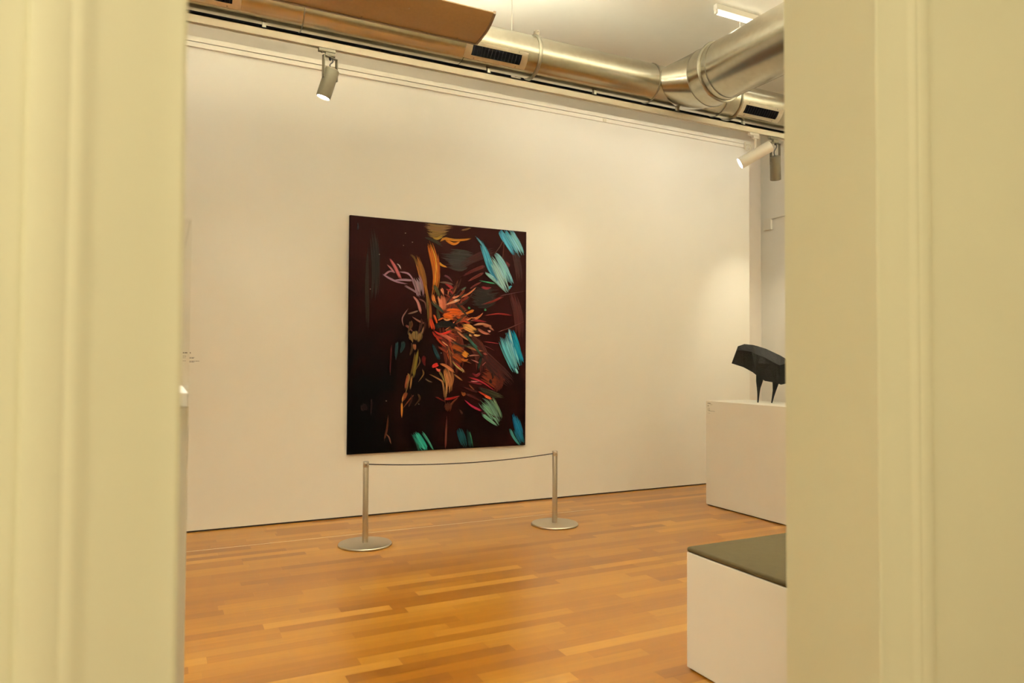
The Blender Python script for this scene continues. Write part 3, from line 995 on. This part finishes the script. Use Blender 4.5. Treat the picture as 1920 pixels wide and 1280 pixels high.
    ([(1150,1179),(1209,1176),(1274,1168)], 26, (132,28,34), 0.5),
    ([(1038,1131),(1113,1104),(1188,1076)], 62, (242,174,88), 0.7),
    ([(1113,1045),(1124,1040),(1140,1031)], 21, (228,178,112), 0.8),
    ([(1161,1046),(1194,1037),(1226,1042)], 21, (232,182,112), 0.8),
    ([(1166,1135),(1258,1147),(1334,1129)], 26, (206,136,96), 0.5),
    ([(1204,1096),(1258,1068),(1313,1054)], 36, (194,118,88), 0.6),
    ([(1247,1137),(1291,1123),(1329,1134)], 21, (176,100,70), 0.6),
    ([(1318,1119),(1340,1105),(1362,1090)], 26, (154,88,62), 0.6),
    ([(1302,1089),(1318,1079),(1329,1084)], 21, (228,170,150), 0.6),
    ([(965,1110),(1007,1091),(1039,1068)], 30, (196,110,72), 0.6),
    ([(1284,1228),(1411,1247),(1528,1241)], 16, (150,34,28), 0.6),
    ([(1251,1331),(1349,1360),(1443,1404)], 26, (118,28,22), 0.6),
    ([(1437,1419),(1550,1445),(1675,1471)], 6, (98,66,66), 0.6),
    ([(1429,1082),(1540,1120),(1654,1169)], 9, (92,48,42), 0.6),
    ([(1264,983),(1341,975),(1418,966)], 8, (170,60,60), 0.6),
    ([(1275,944),(1319,925),(1363,905)], 6, (120,50,48), 0.6),
    ([(1106,1301),(1111,1291),(1122,1291)], 21, (66,150,98), 0.8),
    ([(1268,1287),(1279,1277),(1284,1273)], 26, (70,156,104), 0.8),
    ([(1036,1450),(1057,1466),(1078,1477)], 15, (80,110,90), 0.6),
    ([(826,1044),(893,1011),(950,973)], 25, (176,84,62), 0.5),
    ([(877,1040),(919,1016),(945,998)], 20, (190,96,70), 0.6),
    ([(1002,1067),(1050,1029),(1103,995)], 26, (196,126,86), 0.5),
    ([(790,1014),(832,967),(883,929)], 25, (168,52,28), 0.6),
    ([(852,977),(883,953),(904,939)], 15, (220,140,90), 0.6),
    ([(811,928),(863,899),(915,861)], 25, (120,40,20), 0.6),
    ([(914,1026),(955,1037),(987,1008)], 20, (120,36,26), 0.6),
    ([(1071,1049),(1157,952),(1249,844)], 36, (38,70,54), 0.7),
    ([(1135,981),(1167,952),(1200,933)], 20, (46,96,80), 0.6),
    ([(945,973),(1008,950),(1146,927)], 15, (96,90,62), 0.6),
    ([(956,978),(1040,941),(1114,942)], 20, (26,24,16), 0.6),
    ([(930,939),(998,920),(1061,892)], 51, (150,66,18), 0.7),
    ([(936,861),(999,833),(1051,794)], 51, (146,58,16), 0.7),
    ([(1051,887),(1077,863),(1109,843)], 51, (226,146,44), 0.6),
    ([(1041,823),(1073,804),(1099,814)], 31, (180,92,28), 0.6),
    ([(1115,848),(1157,853),(1211,854)], 15, (186,114,94), 0.6),
    ([(1254,879),(1271,869),(1292,865)], 21, (178,84,74), 0.6),
    ([(956,905),(972,891),(983,872)], 40, (50,20,8), 0.8),
    ([(1136,814),(1179,799),(1212,785)], 15, (150,90,80), 0.6),
    ([(760,946),(786,889),(818,822)], 45, (12,50,54), 0.7),
    ([(757,745),(782,759),(808,769)], 49, (194,34,28), 0.7),
    ([(793,735),(813,716),(834,716)], 30, (214,96,80), 0.6),
    ([(838,774),(895,750),(958,706)], 40, (194,114,64), 0.6),
    ([(947,798),(999,745),(1063,701)], 20, (156,134,74), 0.5),
    ([(1041,735),(1063,711),(1052,696)], 10, (180,160,110), 0.6),
    ([(1233,834),(1222,785),(1207,725)], 36, (20,40,26), 0.6),
    ([(1250,760),(1266,775),(1282,790)], 10, (150,70,60), 0.6),
    ([(885,735),(917,629),(923,503)], 65, (184,114,64), 0.7),
    ([(937,716),(958,648),(948,580)], 30, (150,88,50), 0.6),
    ([(969,677),(1011,648),(1048,623)], 20, (168,110,60), 0.6),
    ([(738,678),(824,634),(860,600),(877,475)], 20, (156,106,64), 0.6),
    ([(824,706),(855,658),(876,610)], 25, (120,100,50), 0.6),
    ([(896,605),(892,542),(887,475)], 25, (150,114,66), 0.6),
    ([(693,640),(723,621),(753,611)], 15, (100,80,60), 0.6),
    ([(882,455),(939,459),(1007,477)], 30, (146,18,14), 0.6),
    ([(795,476),(836,456),(877,436)], 15, (110,24,14), 0.6),
    ([(924,430),(914,387),(899,349)], 70, (76,34,18), 0.7),
    ([(1002,463),(960,425),(935,387)], 20, (110,60,32), 0.6),
    ([(899,281),(895,156),(891,32)], 25, (100,46,34), 0.7),
    ([(1023,355),(1039,336),(1050,316)], 26, (66,34,22), 0.6),
    ([(1043,516),(1064,491),(1075,510)], 35, (130,70,32), 0.6),
    ([(1127,647),(1245,607),(1360,536)], 21, (160,34,48), 0.4),
    ([(1111,608),(1181,597),(1240,587)], 21, (130,28,38), 0.6),
    ([(1148,686),(1191,666),(1223,686)], 31, (120,30,36), 0.6),
    ([(1138,617),(1181,612),(1218,617)], 8, (224,150,140), 0.6),
    ([(1117,583),(1144,558),(1171,533)], 15, (150,82,50), 0.6),
    ([(1053,564),(1117,539),(1192,518)], 26, (60,18,14), 0.6),
    ([(1086,500),(1160,470),(1236,429)], 26, (70,20,16), 0.6),
    ([(1214,518),(1279,487),(1339,452)], 31, (158,44,28), 0.5),
    ([(1279,477),(1312,462),(1339,447)], 26, (244,116,56), 0.5),
    ([(1203,548),(1333,501),(1472,459)], 52, (46,44,26), 0.5),
    ([(1081,437),(1145,387),(1231,345)], 26, (184,38,74), 0.4),
    ([(1348,685),(1360,655),(1354,636)], 21, (24,8,6), 0.8),
    ([(1327,626),(1338,606),(1344,596)], 36, (24,8,6), 0.8),
    ([(1236,439),(1334,337),(1423,210)], 94, (104,146,116), 0.7),
    ([(1312,452),(1378,356),(1440,245)], 84, (88,120,92), 0.7),
    ([(1366,456),(1411,365),(1445,274)], 26, (116,138,104), 0.6),
    ([(1258,305),(1324,253),(1390,206)], 41, (112,170,134), 0.5),
    ([(1247,320),(1313,308),(1390,271)], 26, (48,12,16), 0.7),
    ([(1390,291),(1423,265),(1451,244)], 11, (40,20,20), 0.6),
    ([(1020,185),(1046,112),(1084,13)], 71, (10,60,66), 0.6),
    ([(1099,168),(1121,99),(1132,20)], 46, (10,40,36), 0.6),
    ([(1125,147),(1142,88),(1158,19)], 15, (40,100,74), 0.6),
    ([(1541,151),(1581,79),(1638,6)], 37, (66,140,136), 0.5),
    ([(1574,311),(1625,178),(1678,29)], 80, (8,96,134), 0.5),
    ([(1603,179),(1637,102),(1666,19)], 76, (4,84,104), 0.7),
    ([(593,164),(648,86),(704,3)], 74, (38,156,136), 0.6),
    ([(607,154),(653,81),(688,13)], 20, (70,190,166), 0.6),
    ([(672,161),(723,87),(769,9)], 29, (64,146,122), 0.5),
    ([(573,141),(618,64),(639,1)], 24, (30,70,56), 0.6),
    ([(1433,2046),(1507,1950),(1593,1824)], 96, (84,180,200), 0.7),
    ([(1501,2042),(1575,1946),(1656,1814)], 92, (132,200,206), 0.7),
    ([(1557,2036),(1621,1934),(1667,1850)], 33, (120,186,196), 0.6),
    ([(1181,1949),(1241,1884),(1275,1812)], 21, (92,160,170), 0.3),
    ([(1230,1918),(1275,1812),(1325,1675),(1381,1588)], 68, (70,158,180), 0.5),
    ([(1286,1732),(1353,1626),(1403,1549)], 47, (28,122,148), 0.6),
    ([(1319,1775),(1403,1639),(1504,1463)], 89, (164,206,198), 0.6),
    ([(1287,1622),(1381,1557),(1471,1471)], 43, (150,196,192), 0.5),
    ([(1368,1813),(1458,1693),(1538,1525)], 86, (140,198,200), 0.5),
    ([(1469,1704),(1526,1621),(1560,1557)], 27, (120,180,190), 0.5),
    ([(1436,1651),(1481,1573),(1515,1494)], 16, (96,120,110), 0.6),
    ([(1549,1516),(1532,1505),(1521,1489)], 27, (80,160,180), 0.6),
    ([(1222,1549),(1293,1538),(1370,1532)], 16, (46,122,80), 0.6),
    ([(1239,1490),(1282,1482),(1326,1489)], 32, (140,30,42), 0.6),
    ([(1456,1946),(1423,1883),(1379,1824)], 6, (130,90,80), 0.6),
    ([(1462,1937),(1462,1871),(1452,1784)], 8, (96,50,40), 0.6),
    ([(1486,1746),(1508,1717),(1525,1708)], 43, (86,20,20), 0.6),
    ([(1435,1021),(1508,866),(1594,705)], 80, (96,186,200), 0.6),
    ([(1490,1063),(1553,907),(1622,735)], 70, (124,200,208), 0.6),
    ([(1529,1099),(1587,958),(1645,776)], 92, (0,142,176), 0.6),
    ([(1524,1094),(1547,998),(1570,897)], 27, (168,214,212), 0.5),
    ([(1586,989),(1638,888),(1673,807)], 49, (0,126,160), 0.5),
    ([(1588,735),(1605,710),(1617,685)], 27, (140,206,206), 0.4),
    ([(491,1935),(495,1933),(499,1934)], 8, (150,140,120), 0.9),
    ([(257,1729),(261,1726),(265,1727)], 8, (150,140,120), 0.9),
    ([(180,1422),(184,1420),(188,1421)], 8, (150,140,120), 0.9),
    ([(556,1860),(560,1857),(564,1858)], 8, (150,140,120), 0.9),
    ([(333,452),(336,449),(340,450)], 7, (150,140,120), 0.9),
    ([(630,418),(634,415),(638,416)], 8, (150,140,120), 0.9),
    ([(838,875),(842,872),(846,873)], 8, (150,140,120), 0.9),
    ([(473,1825),(477,1822),(481,1823)], 8, (150,140,120), 0.9),
    ([(526,1444),(530,1441),(534,1443)], 8, (150,140,120), 0.9),
    ([(67,1982),(72,1955),(68,1927)], 18, (30,34,40), 0.6),
]


def smooth_line(pts, n):
    out = []
    m_ = len(pts)
    for i in range(n + 1):
        t = i / n * (m_ - 1)
        k = min(int(t), m_ - 2)
        u = t - k
        a, b, c_, d_ = pts[max(k - 1, 0)], pts[k], pts[k + 1], pts[min(k + 2, m_ - 1)]
        q = []
        for j in (0, 1):
            q.append(0.5 * (2 * b[j] + (c_[j] - a[j]) * u + (2 * a[j] - 5 * b[j] + 4 * c_[j] - d_[j]) * u * u + (3 * b[j] - a[j] - 3 * c_[j] + d_[j]) * u ** 3))
        out.append(q)
    return out


GAIN = (0.64, 0.66, 0.74)      # the photo's paint colours with the warm light taken out
brng = random.Random(5)
for si, (pts, wmm, colr, tip) in enumerate(STROKES):
    nb = max(3, min(14, int(wmm / 6) + 1))
    base = [min(v * g_, 0.85) for v, g_ in zip(srgb(colr), GAIN)]
    ns = 9
    L = smooth_line(pts, ns)
    verts, faces, cols = [], [], []
    hgt = 0.0012 + si * 0.000022
    flip = brng.random() < 0.4
    for b_ in range(nb):
        off = (b_ + 0.5) / nb - 0.5
        taper_edge = abs(off) * 2
        t0 = -0.06 + brng.uniform(0, 0.34 if wmm > 55 else 0.22) + 0.06 * taper_edge
        t1 = 1.08 - brng.uniform(0, 0.36 if wmm > 55 else 0.26) - 0.06 * taper_edge
        if wmm < 50:
            t0, t1 = t0 - 0.10, t1 + 0.16
        kk = brng.uniform(0.62, 1.35)
        hue = [brng.uniform(0.9, 1.1) for _ in range(3)]
        n0 = len(verts)
        hb = hgt + brng.uniform(0, 0.0005)
        ph = brng.uniform(0, 6)
        for i in range(ns + 1):
            t = t0 + (t1 - t0) * i / ns
            f_ = t * ns
            k = max(0, min(int(f_), ns - 1))
            u = f_ - k
            x_ = L[k][0] + (L[k + 1][0] - L[k][0]) * u
            z_ = L[k][1] + (L[k + 1][1] - L[k][1]) * u
            dx, dz = L[k + 1][0] - L[k][0], L[k + 1][1] - L[k][1]
            ln = math.hypot(dx, dz) or 1
            nx, nz_ = -dz / ln, dx / ln
            env = tip + (1 - tip) * math.sin(math.pi * min(max(t, 0.0), 1.0)) ** 0.7
            if wmm < 50:
                tt = min(max((t + 0.16) / 1.36, 0.0), 1.0)
                tt = 1 - tt if flip else tt
                env = 1.55 * (tt ** 0.42) * ((1 - tt) ** 0.85) + 0.04
            env *= 1 + 0.07 * math.sin(ph + 5 * t)
            half = wmm * 0.78 / nb * env * (0.08 if i in (0, ns) else 0.55 if i in (1, ns - 1) else 0.9 if i in (2, ns - 2) else 1.0)
            cxx = x_ + nx * off * wmm * env
            czz = z_ + nz_ * off * wmm * env
            for s_, h_ in ((-1, 0.0), (-0.7, hb), (0.7, hb), (1, 0.0)):
                xx = min(max(PX0 + (cxx + nx * half * s_) / 1000, PX0 + 0.003), PX1 - 0.003)
                zz = min(max(PZ0 + (czz + nz_ * half * s_) / 1000, PZ0 + 0.003), PZ1 - 0.003)
                verts.append((xx, PYF - h_, zz))
                fade = 1 + 0.12 * math.sin(ph + 7 * t)
                cols.append([min(c_ * kk * h2 * fade, 0.9) for c_, h2 in zip(base, hue)])
        for i in range(ns):
            for j in range(3):
                a = n0 + 4 * i + j
                faces.append((a, a + 1, a + 5, a + 4))
    me = bpy.data.meshes.new('brush_stroke')
    org = ORG[pic]
    me.from_pydata([(a - org.x, b - org.y, c_ - org.z) for a, b, c_ in verts], [], faces)
    ca = me.color_attributes.new('paint', 'FLOAT_COLOR', 'POINT')
    ca.data.foreach_set('color', [v for q in cols for v in (*q, 1.0)])
    me.materials.append(M['oil'])
    o = bpy.data.objects.new('brush_stroke', me)
    COL.objects.link(o)
    o.parent = pic

# ------------------------------------------------------------------ barrier in front of the painting
POSTS = ((1.357, 5.139), (2.931, 5.110))
PH = 0.605


def stanchion(x, yy, label):
    t = empty('barrier_post', (x, yy, 0), label, 'barrier post', 'steel barrier posts before the painting')
    MB().lathe((x, yy, 0), (0, 0, 1), [(0, 0.188), (0.003, 0.193), (0.010, 0.193), (0.0145, 0.189), (0.016, 0.18), (0.018, 0.03)], 64).build('base_plate', 'steel', t, smooth=30)
    MB().lathe((x, yy, 0.017), (0, 0, 1), [(0, 0.021), (PH - 0.020, 0.021), (PH - 0.017, 0.0195)], 32).build('post', 'steel', t, smooth=40)
    MB().lathe((x, yy, PH - 0.040), (0, 0, 1), [(0, 0.0214), (0.001, 0.0222), (0.036, 0.0222), (0.039, 0.0205)], 32).build('cap', 'steel', t, smooth=40)
    MB().cyl((x - 0.004, yy - 0.0215, PH - 0.022), (x - 0.004, yy - 0.0245, PH - 0.022), 0.004, 10).build('grub_screw', 'cord', t)


stanchion(*POSTS[0], 'brushed steel barrier post with round base under the painting\'s lower left corner')
stanchion(*POSTS[1], 'brushed steel barrier post with round base right of the painting')
a, b = Vector((*POSTS[0], PH - 0.022)), Vector((*POSTS[1], PH - 0.022))
dirn = (b - a).normalized()
a, b = a + dirn * 0.0228, b - dirn * 0.0228
pts = []
for i in range(25):
    u = i / 24
    pts.append(a.lerp(b, u) - Vector((0, 0, 0.060 * 4 * u * (1 - u) * 0.55)))
tag(MB().tube(pts, 0.0042, 8).build('elastic_cord', 'cord', smooth=60, origin=a), 'thin black cord sagging slightly between the two steel posts', 'cord')

# white line laid on the floor parallel to the wall
tag(MB().box(-0.6, 3.553, 5.476, 5.481, 0.0, 0.0012).build('floor_line', 'tape', origin=(1.5, 5.478, 0)), 'thin white line running along the floor behind the barrier posts', 'floor marking')

# ------------------------------------------------------------------ plinth with the bronze
SX0, SX1, SY0, SY1, SZ = 4.630, 5.150, 3.95, 5.210, 0.978
pl = empty('sculpture_plinth', ((SX0 + SX1) / 2, (SY0 + SY1) / 2, 0), 'tall white plinth carrying the black bronze at the far right', 'plinth')
MB().box(SX0, SX1, SY0, SY1, 0.009, SZ).build('body', 'white_lacquer', pl, bevel=0.0015, segs=1)
MB().box(SX0 + 0.012, SX1 - 0.012, SY0 + 0.012, SY1 - 0.012, 0.0, 0.010).build('recessed_foot', 'dark_gap', pl)


def print_lines(rows, place):
    b_ = MB()
    for u0, u1, v, h_ in rows:
        # break each line of print into words
        x = u0
        k = 0
        while x < u1 - 1e-4:
            ww = min((0.011, 0.018, 0.007, 0.014)[k % 4], u1 - x)
            place(b_, x, x + ww, v, h_)
            x += ww + 0.003
            k += 1
    return b_


lb = print_lines([(0.0, 0.044, 0.0, 0.0055), (0.030, 0.062, -0.011, 0.0018), (0.0, 0.016, -0.024, 0.0055), (0.0, 0.030, -0.048, 0.002), (0.0, 0.035, -0.062, 0.003), (0.008, 0.095, -0.071, 0.0022), (0.0, 0.04, -0.092, 0.0012)],
                 lambda b_, u0, u1, v, h_: b_.box(SX0 - 0.0006, SX0 + 0.0002, 5.186 - u1, 5.186 - u0, 0.956 + v - h_ / 2, 0.956 + v + h_ / 2))
lb.build('printed_caption', 'ink', pl)

sA, sN, sP = Vector((0.62, -0.785, 0)).normalized(), Vector((-0.785, -0.62, 0)).normalized(), Vector((4.90, 4.81, 0))
st = [  # along, spine z, shoulder z, half width, belly z, belly half width
    (-0.182, 1.491, 1.455, 0.050, 1.333, 0.030, -0.237),
    (-0.125, 1.511, 1.452, 0.085, 1.299, 0.045, -0.131),
    (-0.050, 1.503, 1.437, 0.105, 1.256, 0.060, -0.051),
    (-0.013, 1.493, 1.417, 0.085, 1.232, 0.075, -0.019),
    (0.061, 1.468, 1.388, 0.100, 1.177, 0.090, 0.060),
    (0.161, 1.418, 1.331, 0.125, 1.162, 0.095, 0.155),
    (0.190, 1.403, 1.319, 0.130, 1.146, 0.085, 0.195),
    (0.242, 1.370, 1.335, 0.105, 1.157, 0.070, 0.241),
    (0.420, 1.245, 1.230, 0.050, 1.180, 0.030, 0.410)]
vs, ff = [], []
for s_, zs, zr, hw, zb, bw, sb in st:
    q = sP + sA * s_
    g_ = sP + sA * ((s_ + sb) / 2 if s_ < -0.15 else sb)
    e_ = sP + sA * sb
    for base_, n_, z_ in ((q, 0.02, zs), (q, hw, zr), (e_, bw, zb), (e_, -bw, zb), (q, -hw, zr), (q, -0.02, zs)):
        v_ = base_ + sN * n_
        vs.append((v_.x, v_.y, z_))
for i in range(len(st) - 1):
    for j in range(6):
        k = (j + 1) % 6
        ff.append((i * 6 + j, i * 6 + k, (i + 1) * 6 + k, (i + 1) * 6 + j))
ff.append((5, 4, 3, 2, 1, 0))
ff.append(tuple((len(st) - 1) * 6 + j for j in range(6)))
sc = empty('bronze_sculpture', (4.93, 4.77, SZ), 'black faceted bronze creature on two thin legs standing on the tall plinth', 'sculpture')
MB().add(vs, ff).build('body', 'bronze', sc)
vs = []
# raised triangular facet on the near flank
for s_, n_, z_ in ((0.020, 0.088, 1.400), (0.004, 0.100, 1.335), (0.110, 0.125, 1.332), (0.040, 0.075, 1.250)):
    q = sP + sA * s_ + sN * n_
    vs.append((q.x, q.y, z_))
MB().add(vs, [(0, 1, 2), (0, 3, 1), (1, 3, 2), (0, 2, 3)]).build('flank_facet', 'bronze', sc)


def leg(rows, off):
    vs, ff = [], []
    for s0, s1, z_, hw in rows:
        for s_, n_ in ((s0, off - hw), (s1, off - hw), (s1, off + hw), (s0, off + hw)):
            q = sP + sA * s_ + sN * n_
            vs.append((q.x, q.y, z_))
    for i in range(len(rows) - 1):
        for j in range(4):
            k = (j + 1) % 4
            ff.append((i * 4 + j, i * 4 + k, i * 4 + 4 + k, i * 4 + 4 + j))
    ff.append((3, 2, 1, 0))
    ff.append(tuple(4 * (len(rows) - 1) + j for j in range(4)))
    MB().add(vs, ff).build('leg', 'bronze', sc)


leg([(-0.018, 0.050, 1.235, 0.030), (-0.019, 0.036, 1.172, 0.024), (-0.014, 0.016, 1.110, 0.013), (-0.011, 0.008, 1.060, 0.009), (-0.011, -0.001, SZ, 0.006)], 0.03)
leg([(0.118, 0.185, 1.200, 0.030), (0.122, 0.170, 1.150, 0.024), (0.122, 0.151, 1.095, 0.013), (0.115, 0.134, 1.040, 0.009), (0.107, 0.117, SZ, 0.006)], 0.03)

# ------------------------------------------------------------------ bench
bx = empty('gallery_bench', (2.6, 1.9, 0), 'white box bench with dark grey padded seat beside the right door jamb', 'bench')
MB().box(2.100, 3.05, 1.25, 2.488, 0.006, 0.507).build('base', 'white_lacquer', bx, bevel=0.002, segs=1)
MB().box(2.115, 3.035, 1.265, 2.473, 0.0, 0.007).build('recessed_foot', 'dark_gap', bx)
MB().box(2.099, 3.052, 1.248, 2.490, 0.5075, 0.531).build('seat_pad', 'felt', bx, bevel=0.010, segs=4, smooth=50)

# ------------------------------------------------------------------ display case half hidden by the left jamb
VX0, VX1, VY0, VY1 = -0.42, 0.066, 2.00, 2.48
vc = empty('display_case', (-0.18, 2.24, 0), 'display case with clear acrylic hood on a tall pedestal behind the left jamb', 'display case')
MB().box(VX0, VX1, VY0, VY1, 0.0, 1.226).build('pedestal', 'white_lacquer', vc, bevel=0.002, segs=1)
MB().box(VX0 + 0.002, VX1 - 0.002, VY0 - 0.004, VY1 - 0.007, 1.226, 1.264).build('base_board', 'white_acrylic', vc, bevel=0.002, segs=1)
hd = MB()
T = 0.006
hd.box(VX0, VX1, VY0, VY0 + T, 1.265, 1.706).box(VX0, VX1, VY1 - T, VY1, 1.265, 1.706).box(VX0, VX0 + T, VY0 + T, VY1 - T, 1.265, 1.706).box(VX1 - T, VX1, VY0 + T, VY1 - T, 1.265, 1.706).box(VX0, VX1, VY0, VY1, 1.7062, 1.7122)
hd.build('acrylic_hood', 'acrylic', vc)

# ------------------------------------------------------------------ caption printed on the wall
wl = print_lines([(0.0, 0.032, 0.0, 0.008), (0.050, 0.056, 0.0, 0.008), (0.0, 0.022, -0.026, 0.004), (0.048, 0.085, -0.036, 0.003), (0.0, 0.02, -0.038, 0.003), (0.048, 0.078, -0.042, 0.003), (0.0, 0.022, -0.062, 0.003), (0.048, 0.118, -0.064, 0.003), (0.048, 0.085, -0.072, 0.003)],
                 lambda b_, u0, u1, v, h_: b_.box(0.152 + u0, 0.152 + u1, YW - 0.0008, YW, 1.394 + v - h_ / 2, 1.394 + v + h_ / 2))
tag(wl.build('wall_caption', 'ink', origin=(0.2, YW, 1.39)), 'small black printed caption on the white wall beside the left jamb', 'caption')

# ------------------------------------------------------------------ junction box and trunking on the right wall
jb = empty('cable_trunking', (XR, 6.24, 2.93), 'white junction box with thin cable trunking on the far right wall', 'trunking')
MB().box(XR - 0.028, XR - 0.0005, 6.185, 6.300, 2.930, 3.054).build('junction_box', 'white_plastic', jb, bevel=0.003)
MB().box(XR - 0.016, XR - 0.0005, 4.6, 6.300, 3.056, 3.074).build('trunking', 'white_plastic', jb, bevel=0.002)

# ------------------------------------------------------------------ added unseen lamps behind the camera, lighting the jambs
for lx, ly, gl, lab in ((-1.3, -0.4, 'hall_fill', 'added unseen round ceiling lamp in the passage, behind and left of the camera'), (1.5, -1.5, 'hall_fill_dim', 'added unseen round ceiling lamp in the passage, behind and right of the camera')):
    hl = empty('added_passage_lamp', (lx, ly, 3.3), lab, 'ceiling light', 'added lamps of the passage')
    MB().lathe((lx, ly, 3.3), (0, 0, -1), [(0, 0.36), (0.03, 0.36)], 40).build('lamp_plate', 'white_lamp', hl, smooth=40)
    MB().lathe((lx, ly, 3.27), (0, 0, -1), [(0, 0.345), (0.06, 0.335), (0.10, 0.27), (0.12, 0.15), (0.125, 0.02)], 40).build('fill_bowl', gl, hl, smooth=60)
